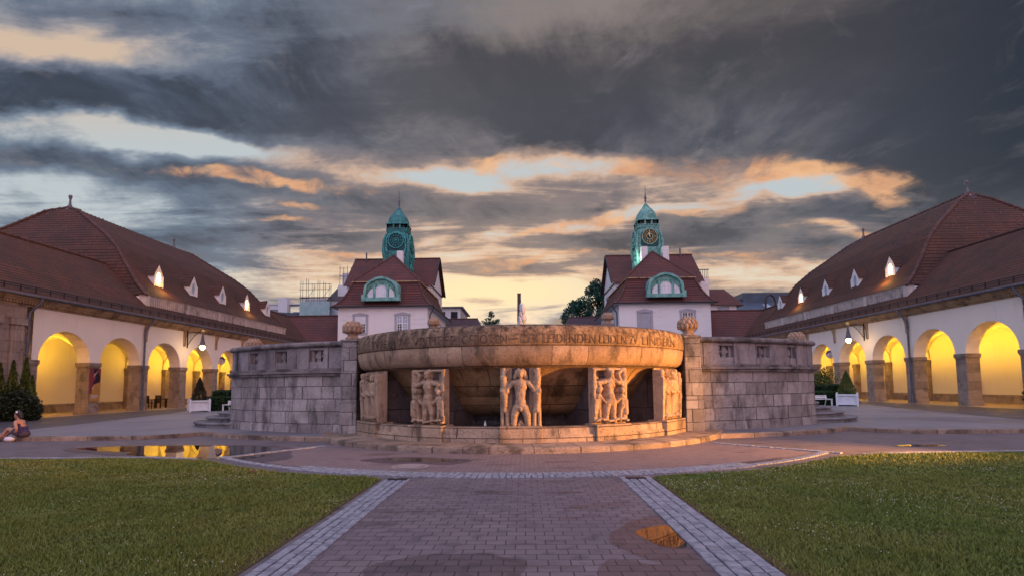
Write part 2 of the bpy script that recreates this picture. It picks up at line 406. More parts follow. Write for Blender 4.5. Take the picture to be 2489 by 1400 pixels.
def lamp(name,kind,loc,color,power,target=None,size=.1,angle=40,blend=.5):
    l=bpy.data.lights.new(name,kind); l.color=color[:3]; l.energy=power
    if kind=='SPOT': l.spot_size=rad(angle); l.spot_blend=blend; l.shadow_soft_size=size
    if kind=='POINT': l.shadow_soft_size=size
    if kind=='SUN': l.angle=size
    o=bpy.data.objects.new(name,l); COL.objects.link(o); o.location=loc
    if target is not None: o.rotation_euler=(Vector(target)-Vector(loc)).to_track_quat('-Z','Y').to_euler()
    return o
sd=Vector((math.sin(SUN_AZ)*math.cos(SUN_EL),math.cos(SUN_AZ)*math.cos(SUN_EL),math.sin(SUN_EL)))
lamp('sun','SUN',(0,60,60),(1,.72,.45),.5,target=Vector((0,60,60))-sd*10,size=rad(2))
lamp('fountain_floodlight','SPOT',(15.0,10.6,2.0),(1.0,.42,.09),21000,target=(1.8,15.1,1.8),size=.12,angle=50,blend=.9)

scene.view_settings.view_transform='Standard'; scene.view_settings.look='None'; scene.view_settings.exposure=.20; scene.view_settings.gamma=1

# ------------------------------------------------------------------ materials
STONE=mat_stone('bowl_stone',(.45,.315,.21),(.31,.21,.14),(.045,.035,.03),joints=(1.45,.555,.2),zdark=(2.62,3.3,.95),stain=(.47,.70),stainscale=2.4)
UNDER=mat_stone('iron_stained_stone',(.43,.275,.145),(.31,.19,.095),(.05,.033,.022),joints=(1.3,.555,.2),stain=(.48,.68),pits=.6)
RELIEF=mat_stone('relief_stone',(.49,.355,.25),(.36,.255,.18),(.08,.055,.045),None,stain=(.50,.70),stainscale=3.0,pits=.6)
PLINTH=mat_stone('plinth_stone',(.45,.33,.235),(.32,.23,.165),(.06,.045,.038),joints=(1.7,.27,.5),stain=(.48,.68),stainscale=2.6)
RINGST=mat_stone('ring_stone',(.36,.275,.215),(.23,.17,.135),(.04,.033,.032),joints=(1.12,5.0,0),stain=(.46,.66),streak=False)
WALLST=mat_stone('wall_stone',(.40,.37,.365),(.27,.245,.24),(.05,.045,.046),joints=(.86,.43,.3),stain=(.46,.68),stainscale=2.2,pits=.5,blockvar=.5,joint_dark=.8)
COPING=mat_stone('coping_stone',(.26,.235,.235),(.165,.15,.15),(.035,.03,.03),None,stain=(.42,.62),streak=False)
PARAST=mat_stone('parapet_stone',(.33,.30,.31),(.22,.20,.205),(.04,.036,.04),joints=(1.62,5,.35),stain=(.47,.70))
URNST=mat_stone('urn_stone',(.45,.31,.22),(.33,.22,.155),(.09,.055,.04),None,stain=(.58,.8))
PIERST=mat_stone('pier_stone',(.40,.315,.265),(.30,.235,.195),(.13,.095,.075),joints=(1.6,.55,.1),stain=(.5,.72),joint_dark=.3,streak=False)
SANDST=mat_stone('sandstone',(.42,.33,.28),(.33,.255,.215),(.13,.095,.085),joints=(1.5,.62,0),stain=(.55,.75),joint_dark=.3)
TRIMST=mat_stone('trim_stone',(.52,.35,.21),(.40,.265,.16),(.10,.07,.045),None,stain=(.46,.68))
PALEST=mat_stone('pale_parapet_stone',(.66,.58,.54),(.52,.45,.42),(.07,.065,.06),None,stain=(.52,.72),pits=.2)
DARKST=mat_stone('basin_stone',(.17,.15,.15),(.10,.09,.092),(.02,.02,.022),None,stain=(.45,.65))
STEPST=mat_stone('step_stone',(.24,.235,.25),(.17,.165,.175),(.04,.045,.05),None,stain=(.45,.68),streak=False)
WALLW=mat_plaster('arcade_plaster',(.86,.765,.68),(.5,.42,.38))
VAULT=mat_plaster('vault_plaster',(.80,.72,.55),(.6,.5,.36),.08)
LODGEW=mat_plaster('lodge_plaster',(.72,.72,.74),(.45,.45,.47),.5,True)
FARW=mat_plaster('far_plaster',(.55,.58,.62),(.35,.38,.42))
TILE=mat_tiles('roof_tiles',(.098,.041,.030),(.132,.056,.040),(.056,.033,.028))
TILE2=mat_tiles('lodge_roof_tiles',(.112,.038,.036),(.140,.046,.041),(.072,.031,.034),row=.36,bw=.24)
RIDGE=mat_plain('ridge_tile',(.115,.06,.052),(.07,.04,.038),.8,3,bump=.4)
COPPERO=mat_plain('copper_ornament',(.07,.40,.40),(.03,.22,.23),.5,3,bump=.2,bscale=8)
COPPERV=mat_plain('copper_dormer',(.20,.42,.39),(.09,.27,.26),.55,1.6,bump=.3,bscale=6)
COPPER=mat_plain('copper_dark',(.05,.245,.245),(.022,.13,.14),.55,2.2,bump=.3,bscale=6)
COPPERL=mat_plain('copper_pale',(.19,.42,.37),(.07,.23,.215),.55,2.2,bump=.3,bscale=6)
COPPERD=mat_plain('copper_recess',(.012,.075,.085),(.008,.04,.05),.6,3)
GOLD=mat_plain('gilding',(.72,.52,.20),(.5,.36,.14),.35,5,.5,metal=.6)
ZINC=mat_plain('zinc',(.13,.125,.16),(.08,.08,.10),.5,3,.4)
IRON=mat_plain('dark_iron',(.02,.02,.024),(.012,.012,.014),.5,8,.4)
WHITE=mat_plain('white_paint',(.76,.76,.78),(.66,.66,.68),.55,3,.3)
PLANTERW=mat_plain('planter_paint',(.66,.70,.76),(.58,.62,.68),.5,4,.3)
GLASS_D=mat_plain('dark_glass',(.03,.035,.045),(.02,.022,.03),.08,2,.6)
GLASS_B=mat_plain('curtain_glass',(.34,.45,.55),(.28,.36,.46),.15,2,.5)
SHUTTER=mat_plain('grey_shutter',(.36,.37,.43),(.32,.33,.38),.6,3)
WOOD=mat_plain('dark_wood',(.045,.022,.012),(.025,.013,.008),.55,12,.3)
LIT=mat_emit('lit_window',(1.0,.62,.20),16)
LIT2=mat_emit('lit_window_pale',(1.0,.70,.36),10)
GLOBE=mat_emit('lamp_globe',(1.0,.78,.45),6)
UPL=mat_emit('uplighter',(1.0,.75,.3),4)

# ------------------------------------------------------------------ ground
FC=(-.13,20.3)
def mat_pavers(name,c1,c2,c3,bw,rh,wet=False,rot=0):
    m,t=newmat(name); co=t.coord()
    b=t.n('ShaderNodeTexBrick'); t.link(t.scale(co,1.0,rot=(0,0,rot)),b.inputs['Vector']); b.offset=.5
    for k,v in (('Scale',1.0),('Mortar Size',.0065),('Mortar Smooth',.25),('Brick Width',bw),('Row Height',rh),('Bias',0.0)): b.inputs[k].default_value=v
    b.inputs['Color1'].default_value=c4(c1); b.inputs['Color2'].default_value=c4(c2); b.inputs['Mortar'].default_value=c4(tuple(x*.22 for x in c1))
    big=t.noise(co,.45,5,.6); col=t.mix(big.step(.38,.66)*.55,b.outputs['Color'],c4(c3))
    dm=t.noise(t.scale(co,(.55,1.6,1)),1.15,8,.68).step(.53,.66)
    col=t.mix(dm*.55,col,c4(tuple(x*.42 for x in c3)))
    col=t.mix(t.noise(co,70,3).step(.5,.8)*.25,col,c4(tuple(x*.5 for x in c1)))
    ro=dm.step(0,1,.62,.38)
    cell=t.noise(t.scale(co,(.98/bw,.98/rh,1)),1.0,0)
    col=t.mix(cell.step(.58,.70)*.45,col,c4(tuple(x*.55 for x in c3)))
    h=t.val(b.outputs['Fac'])*-1.0+t.noise(co,60,3)*.25+t.noise(t.scale(co,(1/bw,1/rh,1)),1.0,1)*.35
    t.principled(col,ro,.4,t.bump(h,.6,.012)); return m
PAVER=mat_pavers('paver',(.145,.114,.128),(.185,.146,.160),(.110,.094,.116),.215,.165)
PAVER2=mat_pavers('forecourt_paver',(.195,.148,.152),(.225,.168,.17),(.155,.122,.134),.2,.1)
ASPH=mat_pavers('asphalt',(.135,.112,.125),(.15,.122,.134),(.10,.088,.104),.6,.3)
TERR=mat_pavers('terrace_asphalt',(.185,.18,.205),(.20,.195,.22),(.13,.13,.155),5,5)
ROAD=mat_pavers('dark_road',(.065,.062,.075),(.07,.067,.08),(.045,.045,.055),7,7)
TANF=mat_pavers('arcade_floor',(.34,.26,.19),(.37,.28,.2),(.30,.22,.16),.5,.5)
SETT=mat_plain('granite_sett',(.27,.285,.34),(.15,.16,.20),.55,9,.4,bump=.5,bscale=60)

def structure(o): o['kind']='structure'; return o
g=MB(); g.add([(-900,-60,0),(900,-60,0),(900,1500,0),(-900,1500,0)],[(0,1,2,3)]); structure(g.build('ground',ASPH))
from mathutils.geometry import tessellate_polygon
def tess(m,P): m.add(P,[list(t_) if ((P[t_[1]][0]-P[t_[0]][0])*(P[t_[2]][1]-P[t_[0]][1])-(P[t_[1]][1]-P[t_[0]][1])*(P[t_[2]][0]-P[t_[0]][0]))>0 else list(t_)[::-1] for t_ in tessellate_polygon([[Vector(q) for q in P]])])
def fan(name,pts,z,mat):
    m=MB(); tess(m,[(x,y,z) for x,y in pts]); return structure(m.build(name,mat))
def arc(c,R,a0,a1,n): return [(c[0]+R*math.sin(a0+(a1-a0)*i/n),c[1]-R*math.cos(a0+(a1-a0)*i/n)) for i in range(n+1)]
fan('forecourt',arc(FC,10.1,rad(-45),rad(45),60)+arc(FC,6.9,rad(50),rad(-50),40),.004,PAVER2)
fan('path',[(-2.1,-6),(1.73,-6),(1.73,9.7),(-2.1,9.7)],.004,PAVER)
# raised terrace with stone kerb
def mirror(p): return [(-x,y) for x,y in p][::-1]
left=[(-60,17.35),(-14,17.38)]+[(-13.2,17.42),(-12.7,17.52),(-12.2,17.85),(-11.8,18.3),(-11.49,18.72)]+arc((-4.5,28),11.62,rad(-37),rad(-7),16)
rightp=[(-.26-x,y) for x,y in left][::-1]
outline=left+rightp
tm=MB()
for a_,b_ in zip(outline[:-1],outline[1:]):
    if b_[0]-a_[0]>1e-3: tm.add([(a_[0],a_[1],.13),(b_[0],b_[1],.13),(b_[0],70,.13),(a_[0],70,.13)],[(0,1,2,3)])
structure(tm.build('terrace',TERR))
def kerb(pts,name):
    m=MB()
    P=[Vector((x,y,0)) for x,y in pts]; k=[]
    L=0
    for i,p in enumerate(P):
        t=(P[min(i+1,len(P)-1)]-P[max(i-1,0)]).normalized(); nrm=Vector((-t.y,t.x,0)); 
        if i: L+=(P[i]-P[i-1]).length
        k.append((p-nrm*.012,p+nrm*.24,L))
    for i in range(len(k)-1):
        a,b=k[i],k[i+1]
        A=[(a[0].x,a[0].y,-.05),(a[0].x,a[0].y,.12),(a[0].x*.94+a[1].x*.06,a[0].y*.94+a[1].y*.06,.136),(a[1].x,a[1].y,.136)]
        Bq=[(b[0].x,b[0].y,-.05),(b[0].x,b[0].y,.12),(b[0].x*.94+b[1].x*.06,b[0].y*.94+b[1].y*.06,.136),(b[1].x,b[1].y,.136)]
        vv=[0,.16,.18,.42]
        m.add(A+Bq,[(j,j+1,5+j,4+j) for j in range(3)],[[(a[2],vv[j]),(a[2],vv[j+1]),(b[2],vv[j+1]),(b[2],vv[j])] for j in range(3)])
    return structure(m.build(name,RINGST))
kerb(left,'kerb'); kerb(rightp,'kerb')
for s in (-1,1):
    fan('road',[(s*26.85,15),(s*26.85,66),(s*23.5,66),(s*23.2,36),(s*22,32),(s*20.2,24),(s*19.2,18.2),(s*21,17.9),(s*24,15)][::s],.137,ROAD)
    fan('arcade_pavement',[(s*26.85,15),(s*33,15),(s*33,66),(s*26.85,66)][::s],.139,TANF)
# lawns
def lawn_outline(s):
    x0=2.62 if s<0 else 2.30
    pts=[(s*x0,-4),(s*x0,9.75)]
    a0=math.asin((x0-0.0)/10.8); 
    pts+= [(FC[0]+s*10.78*math.sin(a),FC[1]-10.78*math.cos(a)) for a in np.linspace(a0+.02,rad(41),14)]
    pts+=[(s*8.3,12.62),(s*9.6,12.78),(s*12,12.86),(s*45,12.9),(s*45,-4)]
    return pts
LAWN_M,t=newmat('lawn_soil'); co=t.coord()
colr=t.mix(t.noise(co,.6,5).step(.35,.65),(.05,.065,.016,1),(.075,.075,.025,1)); xs_=t.n('ShaderNodeSeparateXYZ'); t.link(co,xs_.inputs[0]); ax_=t.val(xs_.outputs[0]).abs()+(t.noise(co,1.6,4)-.5)*.9
colr=t.mix(ax_.step(3.15,2.5)*.85,colr,(.13,.085,.05,1))
t.principled(t.mix(t.noise(co,30,4).step(.4,.7)*.6,colr,(.03,.028,.014,1)),.95,.1,t.bump(t.noise(co,40,4),.8,.03))
for s in (-1,1): fan('lawn',lawn_outline(s)[::-s],.006,LAWN_M)
def inside(px,py,poly):
    poly=np.array(poly); n=len(poly); res=np.zeros(len(px),bool); j=n-1
    for i in range(n):
        xi,yi=poly[i]; xj,yj=poly[j]
        c=((yi>py)!=(yj>py))&(px<(xj-xi)*(py-yi)/((yj-yi)+1e-12)+xi); res^=c; j=i
    return res
def mat_grass():
    m,t=newmat('grass_blades'); co=t.coord()
    f=t.noise(co,.5,5,.6).step(.35,.65); col=t.mix(f,(.118,.172,.034,1),(.172,.196,.046,1))
    col=t.mix(t.noise(co,3.2,4,.65).step(.45,.7)*.7,col,(.075,.120,.026,1))
    col=t.mix(t.noise(co,1.6,6,.72).step(.52,.72)*.38,col,(.24,.18,.07,1))
    col=t.mix(t.noise(co,90,2).step(.5,.75)*.5,col,(.22,.22,.06,1))
    t.principled(col,.6,.25); return m
GRASS=mat_grass()
def lawn_points(s,n,ymin,ymax,power=1.0):
    y=ymin+(ymax-ymin)*RNG.random(n)**power
    xm=y*1.02+4.6; x=2.2+(xm-2.2)*RNG.random(n)
    keep=inside(s*x,y,lawn_outline(s)); return s*x[keep],y[keep]
def clump(x,y): # soft tufting so the turf is uneven
    return .5+.5*np.sin(x*2.1+1.3*np.sin(y*1.7))*np.sin(y*2.9+1.1*np.sin(x*1.3))
for s in (-1,1):
    V=[];
    for (n,y0,y1,wd,ht) in ((140000,3.2,7.2,.0055,.045),(125000,6.5,10,.008,.045),(95000,9,12.95,.012,.045)):
        x,y=lawn_points(s,n,y0,y1); k=len(x)
        ed=np.minimum(np.abs(x)-(2.62 if s<0 else 2.30),12.9-y); kp=RNG.random(k)<np.clip(ed/.42+.12+.5*clump(x*3,y*3)*(ed>.1),0,1); x,y=x[kp],y[kp]; k=len(x)
        h=ht*(.45+.75*RNG.random(k))*(.45+.75*clump(x,y)+.35*clump(x*3.1,y*2.7)); a=RNG.random(k)*2*PI; wq=wd*(.7+.6*RNG.random(k))
        lx,ly=RNG.normal(0,.022,k),RNG.normal(0,.022,k)
        ca,sa=np.cos(a)*wq,np.sin(a)*wq
        z=np.full(k,.004)
        V.append(np.stack([np.stack([x-ca,y-sa,z],1),np.stack([x+ca,y+sa,z],1),np.stack([x+lx+ca*.25,y+ly+sa*.25,h],1),np.stack([x+lx-ca*.25,y+ly-sa*.25,h],1)],1).reshape(-1,3))
    V=np.concatenate(V); o=rawmesh('grass',V,np.arange(len(V)).reshape(-1,4),GRASS); o['kind']='stuff'
CLOVER=mat_plain('clover_flower',(.50,.50,.40),(.38,.34,.28),.8,30)
for s in (-1,1):
    x,y=lawn_points(s,21000,3.3,12.7,.8); c=clump(x*.8+3,y*.9)*clump(x*.37,y*.53+2); keep=RNG.random(len(x))<np.clip((c*1.5-.22),0.015,1)**1.3*(.55 if s<0 else .8)
    if s<0: keep&=RNG.random(len(x))<np.clip((y-3)/7+.25,0,1)*1.0
    x,y=x[keep],y[keep]; k=len(x); r=.0078*(.6+.7*RNG.random(k)); z=.045+.02*RNG.random(k)
    off=np.array([(1,0,0),(0,1,0),(-1,0,0),(0,-1,0),(0,0,1.0),(0,0,-1)])
    V=(np.stack([x,y,z],1)[:,None,:]+off[None]*r[:,None,None]).reshape(-1,3)
    F=np.array([(0,1,4,4),(1,2,4,4),(2,3,4,4),(3,0,4,4)]); F=np.array([(0,1,4),(1,2,4),(2,3,4),(3,0,4),(1,0,5),(2,1,5),(3,2,5),(0,3,5)])
    FF=(np.arange(k)[:,None,None]*6+F[None]).reshape(-1,3)
    o=rawmesh('clover_flowers',V,FF,CLOVER,k=3); o['kind']='stuff'
# granite setts: path borders, cross band and lawn edging
def sett(m,cx,cy,ang,l,wd,z=.004,h=.022):
    ca,sa=math.cos(ang),math.sin(ang); j=lambda q:random.uniform(-q,q)
    def P(u,v,zz): return (cx+u*ca-v*sa,cy+u*sa+v*ca,zz)
    hh=h+j(.004); b=[(-l/2,-wd/2),(l/2,-wd/2),(l/2,wd/2),(-l/2,wd/2)]; b=[(u+j(.006),v+j(.006)) for u,v in b]
    i=.012; tq=[(u-math.copysign(i,u),v-math.copysign(i,v)) for u,v in b]
    vs=[P(u,v,z-.01) for u,v in b]+[P(u,v,z+hh*.7) for u,v in b]+[P(u,v,z+hh) for u,v in tq]
    m.add(vs,[(0,1,5,4),(1,2,6,5),(2,3,7,6),(3,0,4,7),(4,5,9,8),(5,6,10,9),(6,7,11,10),(7,4,8,11),(8,9,10,11)])
m=MB()
for (x0,x1,rows) in ((-2.53,-2.08,4),(1.71,2.27,4)):
    wd=(x1-x0)/rows
    for r in range(rows):
        y=-1+random.random()*.2
        while y<9.66:
            l=random.uniform(.13,.21); sett(m,x0+wd*(r+.5)+math.sin(y*1.1+r)*.006,y+l/2,PI/2+random.uniform(-.03,.03),l-.016,wd-.016); y+=l
for r,R in enumerate((10.13,10.39)):
    lim=rad(45.5 if r else 27); a=-lim
    while a<lim:
        l=random.uniform(.10,.15); da=l/R; Rq=R+(.0 if r==0 or abs(a)<rad(27) else -.04); sett(m,FC[0]+Rq*math.sin(a+da/2),FC[1]-Rq*math.cos(a+da/2),a+da/2,l-.013,.24 if abs(a)<rad(27) else .17); a+=da
for s in (-1,1):
    x=7.9
    while x<22: 
        l=random.uniform(.14,.2); sett(m,s*(x+l/2),12.98 if x>9 else 12.6+.38*((x-7.6)/1.6),0,l-.012,.16); x+=l
    p0,p1=((5.35,15.2),(7.5,12.9)) if s>0 else ((-5.75,15.2),(-7.3,12.9)); L=math.dist(p0,p1); a=math.atan2(p1[1]-p0[1],p1[0]-p0[0]); q=0
    while q<L-.1: 
        l=.16; f=(q+l/2)/L; sett(m,p0[0]+(p1[0]-p0[0])*f,p0[1]+(p1[1]-p0[1])*f,a,l-.01,.16); q+=l
structure(m.build('cobble_border',SETT))
# puddles
PUD,t=newmat('puddle_water'); co=t.coord(); t.principled((.012,.012,.015,1),.015,.5,t.bump(t.noise(co,3,2),.004,.02),IOR=1.333)
PUD.node_tree.nodes
WET=mat_pavers('wet_paving',(.092,.070,.084),(.115,.085,.098),(.075,.062,.080),.215,.165)
for n_ in WET.node_tree.nodes:
    if n_.type=='BSDF_PRINCIPLED':
        for l_ in list(n_.inputs['Roughness'].links): WET.node_tree.links.remove(l_)
        n_.inputs['Roughness'].default_value=.42

def puddle(name,pts,z,mat,sub=5,jit=.10):
    P=[]; n=len(pts)
    for i in range(n):
        p0,p1,p2,p3=(Vector(pts[(i+k-1)%n]) for k in range(4))
        for k in range(sub):
            t_=k/sub; q=.5*((2*p1)+(p2-p0)*t_+(2*p0-5*p1+4*p2-p3)*t_*t_+(3*p1-p0-3*p2+p3)*t_**3)
            r=mnoise.noise(Vector((q.x*2.3,q.y*2.3,z*90)))*jit; P.append((q.x+r,q.y+r*.6))
    m=MB(); tess(m,[(x,y,z) for x,y in P]); return structure(m.build(name,mat))
puddle('puddle',[(-12.9,15.0),(-12.0,15.55),(-10.0,15.62),(-8.3,15.5),(-7.0,14.9),(-6.4,13.6),(-6.6,12.6),(-7.6,12.75),(-8.9,12.98),(-9.6,13.15),(-10.3,13.6),(-10.6,14.1),(-11.6,14.4)],.0075,PUD)
puddle('wet_paving',[(-13.3,15.0),(-12,15.8),(-8.2,15.7),(-6.7,15.0),(-6.0,13.6),(-5.6,12.6),(-6.0,12.0),(-6.6,12.3),(-7.2,12.8),(-9,13.1),(-10.8,13.6)],.0055,WET)
puddle('puddle',[(-3.35,12.35),(-2.9,12.62),(-2.3,12.5),(-1.55,12.2),(-1.9,11.9),(-2.6,12.0)],.0075,PUD,jit=.06)
puddle('wet_paving',[(-3.8,12.3),(-3.0,12.75),(-2.0,12.6),(-1.2,12.15),(-1.6,11.5),(-2.4,11.7),(-3.2,11.8)],.0055,WET,jit=.06)
puddle('puddle',[(9.75,14.28),(10.4,14.5),(11.1,14.3),(10.5,14.12)],.0075,PUD,jit=.05)
puddle('puddle',[(1.30,6.20),(1.48,6.44),(1.68,6.50),(1.86,6.36),(1.80,5.95),(1.66,5.66),(1.45,5.75)],.0075,PUD,jit=.13)
puddle('wet_paving',[(.95,6.1),(1.22,6.62),(1.5,6.9),(1.70,6.95),(1.70,6.2),(1.70,5.35),(1.35,5.30),(1.1,5.6)],.0055,WET,8,jit=.22)
puddle('wet_paving',[(-1.45,5.0),(-1.2,5.35),(-.6,5.45),(-.1,5.3),(.0,4.95),(-.3,4.7),(-1.2,4.7)],.0055,WET,8,jit=.25)
puddle('wet_paving',[(.65,5.0),(.95,5.35),(1.3,5.22),(1.68,5.28),(1.69,4.6),(.9,4.6)],.0052,WET,8,jit=.22)
puddle('wet_paving',[(3.6,11.2),(4.6,11.55),(5.9,12.3),(5.0,11.55)],.0055,WET,jit=.05)
# ------------------------------------------------------------------ fountain
fx,fy=FC
FO=thing('fountain','huge round stone fountain bowl on carved pillars, orange lamplight on its right side','fountain',(fx,fy,0))
m=MB(); m.lathe([(5.6,2.185),(5.85,2.22),(5.99,2.33),(6.05,2.5),(6.085,2.755),(6.06,2.765),(6.06,2.785),(6.10,2.80),(6.105,3.1),(6.075,3.25),(6.0,3.335),(5.86,3.365),(5.62,3.36),(5.52,3.25),(5.46,2.8)],FC,0,2*PI,120,rref=6.1,zuv=True)
bowl=m.build('bowl',STONE,FO)
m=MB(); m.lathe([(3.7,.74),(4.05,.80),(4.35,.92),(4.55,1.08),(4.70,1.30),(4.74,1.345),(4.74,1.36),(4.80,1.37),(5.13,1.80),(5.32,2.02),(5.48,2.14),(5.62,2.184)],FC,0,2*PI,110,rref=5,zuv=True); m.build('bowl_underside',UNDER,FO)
m=MB(); m.lathe([(3.95,.45),(3.95,.60),(3.85,.62),(3.8,.80)],FC,0,2*PI,100,rref=4.3,zuv=True); m.build('bowl_foot',DARKST,FO)
m=MB(); m.lathe([(5.5,3.05),(.05,3.05)],FC,0,2*PI,64); m.build('bowl_water',PUD,FO)
m=MB(); m.lathe([(6.08,.10),(6.08,.335),(6.055,.345),(6.03,.36),(6.02,.535),(5.99,.56),(5.45,.56),(5.45,.46)],FC,0,2*PI,96,rref=6.05,zuv=True); m.build('plinth',PLINTH,FO)
m=MB(); m.lathe([(5.5,.49),(3.0,.49)],FC,0,2*PI,72); m.build('basin_floor',DARKST,FO)
m=MB(); m.lathe([(7.17,-.03),(7.17,.118),(7.15,.142),(7.10,.155),(5.9,.158)],FC,0,2*PI,110,rref=7.16); m.build('ring_step',RINGST,FO)

def relief(prims,W,Hh,nx=110,nz=164,base=.38,back=.04,seed=1,frame=None):
    xs=np.linspace(-W/2,W/2,nx); zs=np.linspace(0,Hh,nz); X,Z=np.meshgrid(xs,zs)
    acc=np.zeros_like(X); K=62.0; ex=np.exp(K*np.zeros_like(X))
    for p in prims:
        x0,z0,x1,z1,ra,rb,d,k=p
        vx,vz=x1-x0,z1-z0; L=vx*vx+vz*vz
        tt=np.clip(((X-x0)*vx+(Z-z0)*vz)/L,0,1) if L>1e-9 else np.zeros_like(X)
        r=ra+(rb-ra)*tt; q=((X-x0-tt*vx)**2+(Z-z0-tt*vz)**2)/(r*r)
        h=np.where(q<1,d+k*r*np.sqrt(np.clip(1-q,0,1)),0); ex=np.maximum(ex,0)+np.where(q<1,np.exp(K*h)-1,0)
    H=np.log(ex)/K*1.38
    if frame: 
        fr=((np.abs(X)>W/2-frame)|(Z>Hh-frame*.7)).astype(float)*.22; H=np.maximum(H,fr)
    H=np.maximum(H,np.clip((.10-Z)*6,0,1)*.24)
    H=np.minimum(H,base); H=np.where(np.abs(Z-.705)<.007,H-.02,H)
    r=np.random.default_rng(seed); H+=r.normal(0,.0035,H.shape)
    m=MB(); v=[(float(X[j,i]),-float(H[j,i]),float(Z[j,i])) for j in range(nz) for i in range(nx)]
    f=[(j*nx+i,j*nx+i+1,(j+1)*nx+i+1,(j+1)*nx+i) for j in range(nz-1) for i in range(nx-1)]
    m.add(v,f,None,True)
    edge=[(0,i) for i in range(nx)]+[(j,nx-1) for j in range(nz)]+[(nz-1,i) for i in range(nx-1,-1,-1)]+[(j,0) for j in range(nz-1,-1,-1)]
    ev=[];ef=[]
    for j,i in edge: ev+= [v[j*nx+i],(v[j*nx+i][0],back,v[j*nx+i][2])]
    for q in range(len(edge)-1): ef.append((2*q,2*q+1,2*q+3,2*q+2))
    m.add(ev,ef)
    return m
def man():
    P=[]
    for s in (-1,1):
        P+=[(s*.085,1.41,s*.14,1.30,.085,.07,.06,1),(s*.05,1.50,s*.10,1.44,.06,.07,.08,1)]            # hair
        P+=[(s*.075,1.07,s*.09,1.05,.10,.09,.13,.8),(s*.12,1.165,s*.21,1.15,.075,.08,.10,1),(s*.22,1.14,s*.36,.98,.072,.062,.12,1),(s*.36,.98,s*.37,1.16,.06,.055,.10,1)]
        P+=[(s*.44,1.05,s*.47,1.30,.085,.10,.10,1),(s*.47,1.28,s*.46,1.52,.085,.06,.09,1),(s*.42,1.42,s*.36,1.52,.04,.03,.10,1)]
        P+=[(s*.37,.935,s*.50,.935,.075,.085,.14,.9),(s*.45,.84,s*.44,.42,.105,.085,.11,1),(s*.50,.45,s*.50,.02,.05,.05,.10,1),(s*.38,.42,s*.36,.02,.05,.06,.11,1)]
        P+=[(s*.10,.47,s*.17,.28,.125,.105,.10,1),(s*.17,.28,s*.20,.04,.105,.085,.10,1),(s*.06,.86,s*.06,.74,.05,.05,.17,.5)]
    P+=[(0,1.44,0,1.36,.085,.075,.15,1),(0,1.395,0,1.36,.018,.022,.235,1),(0,1.29,0,1.22,.055,.06,.12,1),(0,1.10,0,.74,.18,.13,.10,.75),(0,.64,0,.54,.15,.15,.10,.8),(0,.46,0,.43,.05,.045,.20,1)]
    P+=[(-.05,.03,0,.10,.06,.05,.09,1),(.05,.03,0,.09,.05,.05,.09,1)]
    return P
def woman(s=1):
    P=[(.03*s,1.42,.03*s,1.37,.085,.075,.15,1),(.10*s,1.46,-.02*s,1.50,.07,.08,.11,1),(.09*s,1.40,.14*s,1.28,.06,.05,.10,1),(.03*s,1.29,.01*s,1.22,.05,.055,.12,1)]
    P+=[(-.17*s,1.17,.17*s,1.19,.08,.08,.11,1),(0,1.12,0,.84,.15,.11,.11,.8),(-.07*s,1.06,-.07*s,1.05,.07,.07,.16,.8),(.08*s,1.07,.08*s,1.06,.07,.07,.16,.8),(0,.76,.02*s,.64,.15,.16,.11,.85)]
    P+=[(.19*s,1.18,.40*s,1.10,.065,.055,.13,1),(.40*s,1.10,.30*s,1.38,.055,.05,.13,1),(.30*s,1.38,.46*s,1.52,.05,.05,.11,1),(.45*s,1.2,.49*s,1.5,.06,.07,.08,1)]
    P+=[(-.19*s,1.16,-.40*s,1.13,.065,.06,.13,1),(-.40*s,1.13,-.30*s,.98,.055,.05,.15,1),(-.46*s,1.2,-.48*s,1.5,.06,.05,.07,1),(-.44*s,1.52,.44*s,1.53,.035,.035,.1,1)]
    P+=[(-.08*s,.60,-.13*s,.32,.115,.09,.11,1),(-.13*s,.32,-.12*s,.06,.08,.065,.11,1),(.10*s,.60,.10*s,.32,.115,.09,.11,1),(.10*s,.32,.15*s,.06,.08,.065,.11,1)]
    for q,zz in ((-1,.02),(1,0)):
        P+=[(q*.38,.93+zz,q*.38,.90+zz,.085,.08,.15,1),(q*.38,.76+zz,q*.40,.48,.095,.09,.12,.9),(q*.34,.74,q*.20,.60,.045,.04,.17,1),(q*.45,.74,q*.48,.56,.045,.04,.13,1),(q*.36,.44,q*.34,.08,.06,.045,.12,1),(q*.45,.44,q*.46,.08,.06,.045,.11,1)]
    for q in (-1,1): P+=[(q*.52,.1,q*.52,1.5,.06,.07,.12,.8),(q*.50,.62,q*.53,.3,.09,.08,.14,.8),(q*.47,1.12,q*.5,.98,.10,.09,.10,.8)]
    for k in range(6): P.append((-.5+k*.2,.10+.03*math.sin(k*2.1),-.36+k*.2,.12+.03*math.cos(k*1.7),.03,.03,.2,1))
    return P
